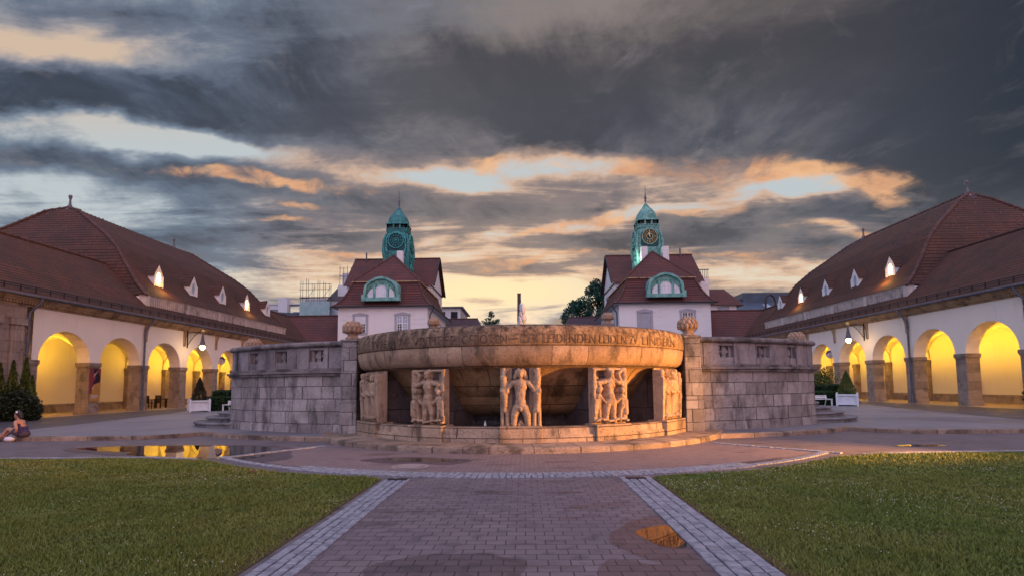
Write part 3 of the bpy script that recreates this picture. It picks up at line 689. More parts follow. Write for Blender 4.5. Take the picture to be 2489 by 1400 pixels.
def group(s=1):
    P=[]
    for cx,hh,ww in ((-.27,1.42,1),(.20,1.38,1.1)):
        P+=[(cx,hh,cx,hh-.06,.085,.08,.15,1),(cx+.05*s,hh+.04,cx-.04,hh+.05,.07,.06,.13,1),(cx-.12,1.16,cx+.12,1.17,.075,.075,.12,1),(cx,1.08,cx,.72,.14*ww,.11*ww,.12,.8),(cx-.05,.66,cx-.09,.06,.11,.07,.11,1),(cx+.06,.66,cx+.1,.06,.11,.07,.11,1)]
        P+=[(cx-.14,1.14,cx-.20,.86,.055,.05,.14,1),(cx-.2,.86,cx-.04,.80,.05,.045,.2,1),(cx+.14,1.14,cx+.19,.84,.055,.05,.14,1),(cx+.19,.84,cx+.06,.92,.05,.045,.2,1)]
    P+=[(.46,1.5,.44,.9,.07,.09,.12,1),(.46,.85,.47,.1,.08,.06,.12,1),(-.48,1.5,-.5,.1,.05,.05,.1,1),(-.03,1.5,-.02,.9,.05,.07,.06,1),(-.02,.9,0,.1,.07,.06,.08,1)]
    for q,zz in ((-.66,1.45),(.66,1.40)): P+=[(q,zz,q,zz-.06,.08,.075,.14,1),(q,1.22,q,.7,.13,.11,.13,.8),(q,.7,q*1.03,.06,.11,.08,.13,.8),(q*.86,1.1,q*.7,.8,.06,.05,.15,1)]
    for k in range(5): P.append((-.5+k*.23,.10,-.36+k*.23,.14+.03*math.cos(k*1.7),.035,.03,.2,1))
    return P
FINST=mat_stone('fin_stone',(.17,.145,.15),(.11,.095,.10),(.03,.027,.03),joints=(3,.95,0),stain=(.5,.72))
for th,fig,wd,nm in ((-80,group(-1),1.1,'l'),(-52.6,group(1),1.46,''),(-25.8,woman(-1),1.12,''),(0.4,man(),1.12,''),(25.4,woman(1),1.12,''),(52.4,group(-1),1.46,''),(80,group(1),1.1,'')):
    a=rad(th); M=Matrix.Translation((fx,fy,0))@Matrix.Rotation(a,4,'Z')
    b=MB(); b.m=M
    b.box(-wd/2-.015,wd/2+.015,-6.13,-5.5,.11,.60)
    pil=b.build('pillar',PLINTH,FO,bevel=.012)
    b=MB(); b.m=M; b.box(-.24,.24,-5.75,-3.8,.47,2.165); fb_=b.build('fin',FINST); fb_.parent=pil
    r=relief(fig,wd,1.575,seed=int(th+90)); 
    mm=M@Matrix.Translation((0,-5.745,.598)); r.m=mm; r.v=[tuple(mm@Vector(p)) for p in r.v]
    rf=r.build('relief_figure',RELIEF); rf.parent=pil; rf.matrix_parent_inverse=Matrix.Identity(4)
# inscription cut into the upper band
INSC=mat_plain('inscription',(.07,.051,.041),(.17,.125,.10),.95,9,.1,bump=.4)
def text_mesh(body,size,extr=.0):
    cu=bpy.data.curves.new('lettering','FONT'); cu.body=body; cu.size=size; cu.extrude=extr; cu.resolution_u=3
    ob=bpy.data.objects.new('lettering',cu); COL.objects.link(ob)
    bpy.context.view_layer.update()
    me=bpy.data.meshes.new_from_object(ob.evaluated_get(bpy.context.evaluated_depsgraph_get()))
    V=[tuple(v.co) for v in me.vertices]; F=[list(p.vertices) for p in me.polygons]
    bpy.data.objects.remove(ob); bpy.data.curves.remove(cu); bpy.data.meshes.remove(me); return V,F
for word,a0,a1 in (('TVFEN',-49,-37),('AVS',-35,-31.6),('VRTIEFE',-30,-16.4),('GEBOREN',-14.8,-3.0),('~',-2.0,.0),('DER',1.0,5.4),('LEIDENDEN',6.4,20.6),('LEIDEN',21.6,30.2),('ZV',31.4,34.0),('LINDERN',36,53)):
    if word=='~':
        V=[(0,.10,0),(1,.10,0),(1,.14,0),(0,.14,0)];F=[[0,1,2,3]]
    else: V,F=text_mesh(word,.36)
    xs=[p[0] for p in V]; x0,x1=min(xs),max(xs)
    # subdivide is not needed: letters are narrow against the bowl's curve
    out=[]
    for p in V:
        a=rad(a0+(a1-a0)*(p[0]-x0)/(x1-x0)); z=2.83+p[1]; R=6.116
        out.append((fx+R*math.sin(a),fy-R*math.cos(a),z))
    m=MB(); m.add(out,F); o=m.build('lettering',INSC); o.parent=bowl; o.matrix_parent_inverse=Matrix.Identity(4)

# wing walls with pierced balustrade
def wing(s,label):
    c=(-4.5,28) if s<0 else (4.24,28)
    A=lambda d:s*rad(d)
    root=thing('balustrade_wall',label,'wall',(c[0]+s*8,20,0))
    def AB(m,r0,r1,d0,d1,z0,z1): m.arcbox(c,r0,r1,min(A(d0),A(d1)),max(A(d0),A(d1)),z0,z1)
    a0,a1=6.5,(43.6 if s<0 else 42.3)
    m=MB(); AB(m,9.55,10.2,a0,a1,.05,2.08); m.build('wall',WALLST,root)
    m=MB(); AB(m,9.5,10.235,a0,a1,.05,.36); m.build('foot_course',WALLST,root)
    m=MB(); AB(m,9.5,10.30,a0,a1+.3,2.08,2.16); AB(m,9.5,10.36,a0,a1+.6,2.163,2.25); AB(m,9.5,10.24,a0,a1+.2,2.253,2.34); m.build('string_course',COPING,root,bevel=.015)
    m=MB(); d=a0
    pc=(15.6,24.7,33.6); hw=1.75
    segs=[(a0,pc[0]-hw),(pc[0]+hw,pc[1]-hw),(pc[1]+hw,pc[2]-hw),(pc[2]+hw,a1)]
    for d0,d1 in segs:
        AB(m,9.78,10.16,d0,d1,2.34,3.08)
    for p in pc:
        AB(m,9.80,10.13,p-hw,p+hw,2.34,2.58); AB(m,9.80,10.13,p-hw,p+hw,2.98,3.08)
        AB(m,9.86,10.02,p-hw,p-1.05,2.58,2.98); AB(m,9.86,10.02,p+1.05,p+hw,2.58,2.98)
        AB(m,9.88,10.0,p-.42,p+.42,2.58,2.98); AB(m,9.88,10.0,p-1.05,p+1.05,2.74,2.82)
        AB(m,9.86,10.03,p-.55,p+.55,2.68,2.88)
    AB(m,9.75,10.19,a1-2.6,a1,2.34,3.08)
    m.build('parapet',PARAST,root,bevel=.01)
    m=MB(); rc=[(9.72,3.08),(10.22,3.08),(10.29,3.13),(10.29,3.20),(10.22,3.27),(9.8,3.27),(9.72,3.2),(9.72,3.08)]
    m.lathe(rc,c,min(A(a0),A(a1+.5)),max(A(a0),A(a1+.5)),24,smooth=False)
    sn,cs=math.sin(A(a1+.5)),math.cos(A(a1+.5)); m.add([(c[0]+r*sn,c[1]-r*cs,z) for r,z in rc[:-1]],[list(range(7))])
    m.build('coping',COPING,root,bevel=.01)
    # gate pier beside the bowl
    x0,x1=sorted((fx+s*5.46,fx+s*5.98)); m=MB()
    m.box(x0,x1,17.52,18.2,2.2,3.20); m.box(x0-.03,x1+.03,17.46,18.25,.05,1.15); m.box(x0-.015,x1+.015,17.49,18.22,1.153,2.2); m.build('pier',WALLST,root,bevel=.02)
    m=MB(); m.box(x0-.04,x1+.04,17.48,18.24,3.20,3.28); m.build('pier_cap',COPING,root,bevel=.02)
    # inner pedestal that carries the outer urn, and the tall back pedestal
    return root
wing(-1,'curved blue-grey ashlar wall with pierced balustrade left of the fountain bowl')
wing(1,'curved brownish ashlar wall with pierced balustrade right of the fountain bowl')
def pedestal(x,y,h,label):
    r=thing('stone_pedestal',label,'pedestal',(x,y,0),'pedestals behind the fountain')
    m=MB(); m.box(-.24,.24,-.24,.24,.0,h-.12); m.build('shaft',WALLST,r,True,bevel=.02)
    m=MB(); m.box(-.3,.3,-.3,.3,h-.12,h); m.build('cap',COPING,r,True,bevel=.02)
pedestal(-12.04,23.2,3.23,'stone pedestal behind the outer end of the left wall'); pedestal(11.92,23.2,3.23,'stone pedestal behind the outer end of the right wall')
pedestal(-4.56,26.6,4.55,'tall stone pedestal behind the left rim of the bowl'); pedestal(4.28,26.6,4.72,'tall stone pedestal behind the right rim of the bowl')
def urn(label,loc,scale=1.0,proto=None):
    if proto: return dup(proto,loc,random.random(),label,scale)
    r=thing('stone_urn',label,'urn',loc,'stone urns on the fountain piers')
    m=MB(); m.lathe([(.001,0),(.24,0),(.24,.07),(.20,.10),(.165,.13),(.16,.17),(.19,.20),(.27,.26),(.305,.31),(.31,.38),(.29,.47),(.23,.55),(.13,.61),(.001,.635)],(0,0),0,2*PI,28); m.build('body',URNST,r,True)
    b=MB()
    for row,(n,rr,z,sz) in enumerate(((13,.285,.33,.10),(12,.275,.46,.095),(8,.19,.57,.085))):
        for k in range(n):
            a=2*PI*(k+.5*(row%2))/n; M=Matrix.Translation((rr*math.sin(a),-rr*math.cos(a),z))@Matrix.Rotation(a,4,'Z')@Matrix.Rotation(rad((4,-16,-44)[row]),4,'X')
            b.m=M; b.blob((0,-.022,0),(sz*.60,.045,sz*.95),8,6)
    b.m=None; b.build('scales',URNST,r,True)
    return r
u=urn('carved pinecone urn on the pier left of the bowl',(fx-5.72,17.86,3.28))
urn('carved pinecone urn on the pier right of the bowl',(fx+5.7,17.86,3.28),1.0,u)
urn('half-hidden grey urn behind the left wall coping',(-12.04,23.2,3.23),1,u)
urn('half-hidden grey urn behind the right wall coping',(11.92,23.2,3.23),1,u)
urn('small far urn rising behind the left rim of the bowl',(-4.56,26.6,4.55),.9,u)
urn('small far urn rising behind the right rim of the bowl',(4.28,26.6,4.72),.9,u)
# curved stair flights at the outer ends of the walls
for s,lab in ((-1,'left'),(1,'right')):
    r=thing('stone_steps',f'five curved stone steps at the outer end of the {lab} wall','steps',(fx+s*11.15,23.4,.13))
    for k in range(5):
        R=2.95-.44*k; z=.13+.185*k; m=MB()
        m.lathe([(R-.05,z-.02),(R-.05,z+.10),(R,z+.12),(R+.015,z+.15),(R,z+.178),(R-.03,z+.186),(.05,z+.187)],(fx+s*11.15,23.4),0,2*PI,56,smooth=False)
        m.build('step',STEPST,r)
# water jet
FOAM,t=newmat('water_foam'); co=t.coord(); p=t.principled((.85,.82,.84,1),.5,.4,t.bump(t.noise(co,12,4),.8,.05)); p.inputs['Transmission Weight'].default_value=.35; p.inputs['Subsurface Weight'].default_value=.2
r=thing('water_jet','white foaming water jet rising behind the bowl rim','water jet',(fx,fy+.3,3.0))
m=MB(); rr=random.Random(3)
for k in range(70):
    z=1.75*rr.random()**.8; q=max(.04,.20-.09*z/1.75)
    m.blob((.08+rr.gauss(0,.085)*(1.2-z/1.75),rr.gauss(0,.08),z),(q*.75*rr.uniform(.5,1.1),q*.7,q*rr.uniform(.8,1.9)),7,5,.3,k)
for k in range(30):
    z=rr.random()*.95; m.blob((-.12+rr.gauss(0,.05),rr.gauss(0,.05),z),(.08,.08,.16),7,5,.3,k+99)
m.build('spray',FOAM,r,True)
tag(MB().lathe([(.001,.49),(.035,.49),(.035,.62),(.014,.66),(.014,.70),(.001,.70)],(-1.1,14.95),0,2*PI,12).build('bottle',WHITE),'small white bottle standing on the basin ledge under the bowl','bottle')
# ------------------------------------------------------------------ bath houses with arcades
XW=27.5; PERIOD=4.39; SPR=3.38
def tiles_along(m,a,b,step=.42,r=.11):
    """cap tiles along a ridge or hip: overlapping short cones that make the line saw-toothed"""
    a,b=Vector(a),Vector(b); n=max(1,int((b-a).length/step))
    for i in range(n):
        p=a+(b-a)*(i/n); q=a+(b-a)*((i+1.12)/n); m.tube([p,q],[r*1.25,r*.8],6)
def bath_house(s,y0,ydorm,ridge,label,dark_bays=()):
    root=thing('bath_house',label,'building',(s*32,44,0))
    B=lambda:MB(s)
    N=8; borders=[y0+PERIOD*k for k in range(N+1)]; yN=borders[-1]
    R=(PERIOD-.80)/2; t=.82
    # arcade wall with round arches
    m=B(); seg=18; ZT=6.45
    for k in range(N):
        ya,yb=borders[k],borders[k+1]; yc=(ya+yb)/2
        arcp=[(yc-R*math.cos(PI*i/seg),SPR+R*math.sin(PI*i/seg)) for i in range(seg+1)]
        for x in (XW,XW+t):
            for i in range(seg):
                p,q=arcp[i],arcp[i+1]; m.add([(x,p[0],p[1]),(x,q[0],q[1]),(x,q[0],ZT),(x,p[0],ZT)],[(0,1,2,3)])
            m.add([(x,ya,SPR),(x,yc-R,SPR),(x,yc-R,ZT),(x,ya,ZT)],[(0,1,2,3)]); m.add([(x,yc+R,SPR),(x,yb,SPR),(x,yb,ZT),(x,yc+R,ZT)],[(0,1,2,3)])
        for i in range(seg):
            p,q=arcp[i],arcp[i+1]; m.add([(XW,p[0],p[1]),(XW+t,p[0],p[1]),(XW+t,q[0],q[1]),(XW,q[0],q[1])],[(0,1,2,3)],None,True)
    m.add([(XW,yN,0),(XW,yN+5,0),(XW,yN+5,ZT),(XW,yN,ZT)],[(0,1,2,3)])
    m.build('arcade_wall',WALLW,root)
    for k in range(N+1):
        y=borders[k]; m=B(); h=.405
        m.box(XW-.02,XW+t+.02,y-h,y+h,.0,3.05); 
        m.box(XW-.05,XW+t+.05,y-h-.03,y+h+.03,3.05,3.14); m.box(XW-.085,XW+t+.085,y-h-.07,y+h+.07,3.142,3.379)
        m.box(XW-.04,XW+t+.04,y-h-.025,y+h+.025,0,.5)
        m.build('pier',PIERST,root,bevel=.02)
    # gallery behind the arcade: back wall, pilasters, ribs, groin vault
    xb=XW+4.6; xi=XW+t; RX=(xb-xi)/2; xc=(xb+xi)/2
    m=B(); m.add([(xb,y0-.4,.72),(xb,yN+.4,.72),(xb,yN+.4,5.6),(xb,y0-.4,5.6)],[(0,1,2,3)])
    m.box(xi-.0,xb,y0-.75,y0-.45,0,5.6); m.box(xi,xb,yN+.45,yN+.75,0,5.6)
    n=14
    for k in range(N):
        ya,yb=borders[k]+.0,borders[k+1]; v=[];f=[]
        for j in range(n+1):
            for i in range(n+1):
                x=xi+(xb-xi)*(1-math.cos(PI*i/n))/2; y=ya+(yb-ya)*(1-math.cos(PI*j/n))/2
                zx=math.sqrt(max(0,1-((x-xc)/RX)**2))*RX; zy=math.sqrt(max(0,1-((y-(ya+yb)/2)/(PERIOD/2))**2))*(PERIOD/2)
                v.append((x,y,SPR+max(zx,zy*RX/(PERIOD/2))))
        for j in range(n):
            for i in range(n): f.append((j*(n+1)+i,j*(n+1)+i+1,(j+1)*(n+1)+i+1,(j+1)*(n+1)+i))
        m.add(v,f,None,True)
    m.build('gallery_vault',VAULT,root)
    for k in range(N+1):
        y=borders[k]; m=B()
        for i in range(12):
            a,b=PI*i/12,PI*(i+1)/12; q=[]
            for an in (a,b):
                for rr_ in (RX-.13,RX+.02): q.append((xc-rr_*math.cos(an),SPR+rr_*math.sin(an)))
            m.prism([(q[0][0],q[0][1]),(q[1][0],q[1][1]),(q[3][0],q[3][1]),(q[2][0],q[2][1])],1,y-.24,y+.24)
        m.build('vault_rib',VAULT,root)
    for k in range(N+1):
        y=borders[k]; m=B(); m.box(xb-.35,xb+.05,y-.27,y+.27,0,3.05); m.box(xb-.40,xb+.05,y-.32,y+.32,3.05,3.36); m.build('pilaster',PIERST,root,bevel=.015)
    m=B(); m.box(xb-.06,xb+.06,y0-.4,yN+.4,0,.72); m.build('dado',PIERST,root)
    # eaves: stone cornice, gutter, brackets, downpipes
    ya,yb=14,yN+2.0
    m=B(); prof=[(XW+.05,6.30),(XW-.05,6.30),(XW-.05,6.38),(XW-.13,6.42),(XW-.13,6.50),(XW-.26,6.56),(XW-.34,6.66),(XW-.44,6.70),(XW-.44,6.80),(XW+.05,6.80)]
    m.prism([(x,z) for x,z in prof],1,ya,yb); y=ya
    while y<yb: m.box(XW-.235,XW-.13,y,y+.09,6.425,6.555); y+=.18
    m.build('cornice',TRIMST,root)
    m=B(); m.tube([(XW-.55,ya,6.84),(XW-.55,yb,6.84)],.085,8); m.build('gutter',ZINC,root)
    for k in range(2,N+1):
        y=borders[k]; m=B()
        m.prism([(XW+.02,5.08),(XW-.08,5.12),(XW-.10,5.75),(XW-.14,5.95),(XW-.24,6.2),(XW-.24,6.299),(XW+.02,6.299)],1,y-.13,y+.13); m.build('bracket',TRIMST,root,bevel=.015)
    for y in (y0-.45,borders[2]-.25,borders[7]):
        m=B(); m.tube([(XW-.55,y+.35,6.80),(XW-.52,y+.32,6.62),(XW-.40,y+.16,6.30),(XW-.2,y+.02,6.0),(XW-.17,y,5.75),(XW-.17,y,.75)],.068,8); m.tube([(XW-.17,y,.75),(XW-.17,y,.0)],.105,8)
        for z in (1.6,3.6,5.5): m.tube([(XW-.17,y,z),(XW-.17,y,z+.07)],.088,8)
        m.build('downpipe',ZINC,root)
    # stone-faced pavilion at the near end
    m=B(); m.box(XW-.02,XW+.8,13.5,y0-.42,0,6.31)
    for q in range(5):
        y=y0-1.0-q*1.35; m.box(XW-.16,XW-.02,y-.36,y+.36,0,5.2); m.box(XW-.24,XW-.02,y-.46,y+.46,5.2,5.62)
        for g in (-.18,.18): m.box(XW-.21,XW-.16,y+g-.05,y+g+.05,3.9,5.2)
    m.build('stone_front',SANDST,root,bevel=.02)
    # lower roof, full length
    yA,yE=12,yN+2.9+3.7; xr,zr=XW+4.7,11.35; xe,ze=XW-.62,6.88
    m=B(); sag=[(xe,ze),(XW+.5,7.72),(XW+1.6,8.75),(XW+3.2,10.1),(xr,zr)]
    for i in range(len(sag)-1):
        p,q=sag[i],sag[i+1]; m.add([(p[0],yA,p[1]),(p[0],yE,p[1]),(q[0],yE,q[1]),(q[0],yA,q[1])],[(0,1,2,3)])
    m.add([(xr,yA,zr),(xr,yE,zr),(xr+5.2,yE,6.9),(xr+5.2,yA,6.9)],[(0,1,2,3)])
    m.add([(xe,yA,ze-.04),(xe,yE,ze-.04),(XW,yE,6.80),(XW,yA,6.80)],[(0,1,2,3)])
    low=m.build('low_roof',TILE,root)
    m=B(); tiles_along(m,(xr,yA,zr+.03),(xr,yE,zr+.03)); o=m.build('ridge_tiles',RIDGE); o.parent=low
    m=B(); 
    for dz,dxx in ((.20,.22),(.32,.24)): m.tube([(xe+dxx,14,ze+dz+.16),(xe+dxx,yN,ze+dz+.16)],.022,5)
    y=14
    while y<yN: m.box(xe+.2,xe+.25,y,y+.04,ze+.12,ze+.5); y+=.9
    o=m.build('snow_guard',IRON); o.parent=low
    # parapet band below the main roof
    pa,pb=ridge['ya'],ridge['yb']; xp=XW+.72
    m=B(); m.box(xp+.12,xp+.5,pa,pb,7.6,8.62); m.box(xp-.07,xp+.5,pa-.03,pb+.03,8.62,8.70)
    y=pa+.25
    L=(pb-pa)/5
    for q in range(5):
        y=pa+q*L; m.box(xp-.05,xp+.12,y,y+.45,7.6,8.619)
        for i in range(17):
            yy_=y+.62+i*(L-.75)/17; m.prism([(xp+.12,yy_),(xp-.03,yy_+.02),(xp-.03,yy_+.10),(xp+.12,yy_+.12)],2,7.85,8.50)
    m.box(xp-.02,xp+.12,pa+.01,pb-.01,7.6,7.845); m.box(xp-.02,xp+.12,pa+.01,pb-.01,8.505,8.615)
    m.build('parapet',PALEST,root)
    # main hipped roof
    X0,XR=XW+.6,ridge['x']; wdt=XR-X0
    prof=[(0,8.70),(.10,9.55),(.22,11.0),(.36,12.75),(.5,13.95),(.68,15.15),(.86,16.4),(1,ridge['z'])]
    m=B(); ring=[]
    for q,z in prof:
        xa,xb2=X0+wdt*q,2*XR-X0-wdt*q; y1=pa-.1+(ridge['y1']-pa)*q; y2=pb+.1-(pb-ridge['y2'])*q
        ring.append([(xa,y1,z),(xa,y2,z),(xb2,y2,z),(xb2,y1,z)])
    for i in range(len(ring)-1):
        a,b=ring[i],ring[i+1]
        for k in range(4): m.add([a[k],a[(k+1)%4],b[(k+1)%4],b[k]],[(0,1,2,3)])
    main=m.build('main_roof',TILE,root)
    m=B()
    for k in (0,1,3):
        for i in range(len(ring)-1): tiles_along(m,ring[i+1][k],ring[i][k],.42,.13)
    tiles_along(m,ring[-1][0],ring[-1][1],.42,.13)
    o=m.build('ridge_tiles',RIDGE); o.parent=main
    # the stub wall where the parapet returns above the low roof
    m=B(); m.prism([(xp+.5,7.7),(xp+.5,8.62),(xp+1.6,8.62)],1,pa-.02,pa+.3); m.build('return_wall',WHITE,root)
    m=B()
    rr=random.Random(5 if s<0 else 6)
    for q in range(34 if s<0 else 110):
        i=rr.randrange(3,len(ring)-1); f=rr.random(); g=rr.random()
        if rr.random()<.7:
            P0=Vector(ring[i][0]).lerp(Vector(ring[i+1][0]),f); P1=Vector(ring[i][1]).lerp(Vector(ring[i+1][1]),f)
        else: P0=Vector(ring[i][0]).lerp(Vector(ring[i+1][0]),f); P1=Vector(ring[i][3]).lerp(Vector(ring[i+1][3]),f)
        P=P0.lerp(P1,g); m.box(P.x-.10,P.x+.0,P.y-.025,P.y+.025,P.z,P.z+.09)
    o=m.build('snow_hooks',ZINC); o.parent=main; o['kind']='stuff'
    for yq in (ridge['y1'],ridge['y2']):
        m=B(); m.lathe([(.40,-.3),(.22,.05),(.09,.35),(.07,.7),(.13,.9),(.15,1.02),(.10,1.12),(.001,1.15)],(XR,yq),0,2*PI,12); m.v=[(x,y,z+ridge['z']) for x,y,z in m.v]; m.build('finial',ZINC,root)
    # dormers
    zd=9.62; xd=XW+1.85
    for k in range(5):
        y=ydorm+4.53*k; lit=k in (0,3); hw=.50; hb=1.12; ha=2.0
        m=B()
        pent=[(-hw,0),(hw,0),(hw,hb),(.30,hb+.38),(0,ha),(-.30,hb+.38),(-hw,hb)]
        n=24; el=[(.25*math.sin(2*PI*i/n),.86+.52*math.cos(2*PI*i/n)) for i in range(n)]
        # front face with an oval opening
        def outer(an):
            dx_,dz_=math.sin(an),math.cos(an); best=9
            for i in range(len(pent)):
                ax,az=pent[i]; bx,bz=pent[(i+1)%len(pent)]; ax,bx=ax,bx; az-=.86; bz-=.86
                ex,ez=bx-ax,bz-az; den=dx_*ez-dz_*ex
                if abs(den)<1e-9: continue
                tt=(ax*ez-az*ex)/den; uu=(ax*dz_-az*dx_)/den
                if tt>0 and -1e-6<=uu<=1+1e-6: best=min(best,tt)
            return (dx_*best,.86+dz_*best)
        ou=[outer(2*PI*i/n) for i in range(n)]
        for i in range(n):
            j=(i+1)%n; m.add([(xd,y+ou[i][0],zd+ou[i][1]),(xd,y+ou[j][0],zd+ou[j][1]),(xd,y+el[j][0],zd+el[j][1]),(xd,y+el[i][0],zd+el[i][1])],[(0,1,2,3)])
            m.add([(xd,y+el[i][0],zd+el[i][1]),(xd,y+el[j][0],zd+el[j][1]),(xd+.09,y+el[j][0],zd+el[j][1]),(xd+.09,y+el[i][0],zd+el[i][1])],[(0,1,2,3)])
        for sg in (-1,1): m.add([(xd,y+sg*hw,zd),(xd,y+sg*hw,zd+hb),(xd+1.9,y+sg*hw,zd+hb),(xd+1.2,y+sg*hw,zd)],[(0,1,2,3)])
        m.box(xd-.06,xd+.03,y-hw-.04,y+hw+.04,zd-.10,zd-.001)
        m.box(xd-.03,xd-.002,y-hw-.03,y-hw+.09,zd+.002,zd+hb); m.box(xd-.03,xd-.002,y+hw-.09,y+hw+.03,zd+.002,zd+hb)
        dm=m.build('dormer',WHITE,root)
        m=B()
        for sg in (-1,1):
            m.add([(xd-.02,y+sg*(hw+.10),zd+hb-.10),(xd-.02,y+sg*.33,zd+hb+.37),(xd+2.3,y+sg*.33,zd+hb+.37),(xd+2.1,y+sg*(hw+.10),zd+hb-.10)],[(0,1,2,3)])
            m.add([(xd-.02,y+sg*.33,zd+hb+.37),(xd+.12,y,zd+ha+.03),(xd+2.9,y,zd+ha-.25),(xd+2.3,y+sg*.33,zd+hb+.37)],[(0,1,2,3)])
        o=m.build('dormer_roof',TILE); o.parent=dm
        m=B(); m.add([(xd+.085,y+p[0],zd+p[1]) for p in el],[list(range(n))]); o=m.build('dormer_window',(LIT if k==0 else LIT2) if lit else GLASS_B); o.parent=dm
        if lit: lamp('dormer_light','POINT',(s*(xd-.75),y,zd+.15),(1.0,.45,.08),60 if k==0 else 40,size=.15)
    # uplighters behind the piers
    m=B()
    for k in range(N):
        if k in dark_bays: continue
        y=borders[k]; m.box(xi+.02,xi+.22,y-.1,y+.1,3.40,3.50)
        lamp('gallery_lamp','SPOT',(s*(xi+.16),y,3.62),(1.0,.565,.04),(1500,1000,0,640,1250,960,1080,950)[k] if s<0 else (1550,1050,1250,960,1180,1000,1080,950)[k],target=(s*(xb-.9),y+.01,5.9),size=.08,angle=150,blend=.8)
    m.build('uplighter',IRON,root)
    return root
bath_house(-1,28.80,41.3,dict(ya=38.4,yb=61.8,x=38,y1=42.4,y2=55.6,z=16.85),'long arcaded bath house with red tiled hipped roof along the left edge',(2,))
bath_house(1,29.34,42.1,dict(ya=38.8,yb=61.9,x=37,y1=43.4,y2=56.8,z=17.1),'long arcaded bath house with purplish tiled hipped roof along the right edge')

# wing roofs that join the bath houses to the lodges
for s,lab in ((-1,'left'),(1,'right')):
    m=MB(s); r=thing('link_wing',f'low dark-tiled wing joining the {lab} bath house to its lodge','building',(s*26,68,0))
    m.add([(22.5,66.0,6.9),(33.0,66.0,6.9),(33.0,70.6,11.3),(22.5,70.6,11.3)],[(0,1,2,3)]); m.add([(22.5,70.6,11.3),(33,70.6,11.3),(33,75,6.9),(22.5,75,6.9)],[(0,1,2,3)]); rf=m.build('roof',TILE2,r)
    m=MB(s); tiles_along(m,(22.5,70.6,11.33),(32.2,70.6,11.33)); o=m.build('ridge_tiles',RIDGE); o.parent=rf
    m=MB(s); m.box(22.5,33,66.5,74.5,0,6.85); m.build('wall',LODGEW,r)

# ------------------------------------------------------------------ lodges
def window(B,root,cx,y,z0,z1,wd,kind):
    """front window in a stone surround, facing -y"""
    h=wd/2; f=.28; m=B(); y1=y-.10
    m.box(cx-h-f,cx-h,y1,y+.02,z0-.1,z1); m.box(cx+h,cx+h+f,y1,y+.02,z0-.1,z1); m.box(cx-h-f,cx+h+f,y1,y+.02,z0-.35,z0-.1)
    n=8; pts=[(cx-h-f-.04,z1+.001),(cx-h-f-.04,z1+.26)]+[(cx+(h+f)*(-1+2*i/n)*.75,z1+.26+.18*math.sin(PI*i/n)) for i in range(1,n)]+[(cx+h+f+.04,z1+.26),(cx+h+f+.04,z1+.001)]
    m.prism(pts,1,y1-.03,y+.02); fr=m.build('window',SHUTTER,root,bevel=.015)
    def sub(name,mt,*boxes):
        q=B()
        for b in boxes: q.box(*b)
        o=q.build(name,mt); o.parent=fr
    if kind=='shutter': sub('shutter',SHUTTER,(cx-h,cx+h,y-.02,y+.03,z0-.1,z1)); return
    sub('pane',GLASS_D if kind!='curtain' else GLASS_B,(cx-h,cx+h,y-.005,y+.03,z0-.1,z1))
    zm=z0+(z1-z0)*.52
    bars=[(cx-h,cx-h+.09,y-.055,y-.006,z0-.1,z1),(cx+h-.09,cx+h,y-.055,y-.006,z0-.1,z1),(cx-.07,cx+.07,y-.06,y-.006,z0-.1,z1),(cx-h+.09,cx+h-.09,y-.055,y-.006,z1-.09,z1),(cx-h+.09,cx+h-.09,y-.055,y-.006,zm-.06,zm+.06)]
    for q in (.25,.75): bars.append((cx-h+wd*q-.025,cx-h+wd*q+.025,y-.05,y-.006,z0-.1,z1-.09))
    for zz in (z0+(z1-z0)*.2,z0+(z1-z0)*.36,z0+(z1-z0)*.76): bars.append((cx-h+.09,cx+h-.09,y-.045,y-.006,zz-.02,zz+.02))
    sub('sash',WHITE,*bars)
    if kind=='curtain': sub('curtain',GLASS_D,(cx+.1,cx+h-.1,y-.03,y-.0055,z0,zm-.1))
    if kind=='blind': sub('blind',PLANTERW,(cx-h+.02,cx+h-.02,y-.09,y-.061,zm,z1))
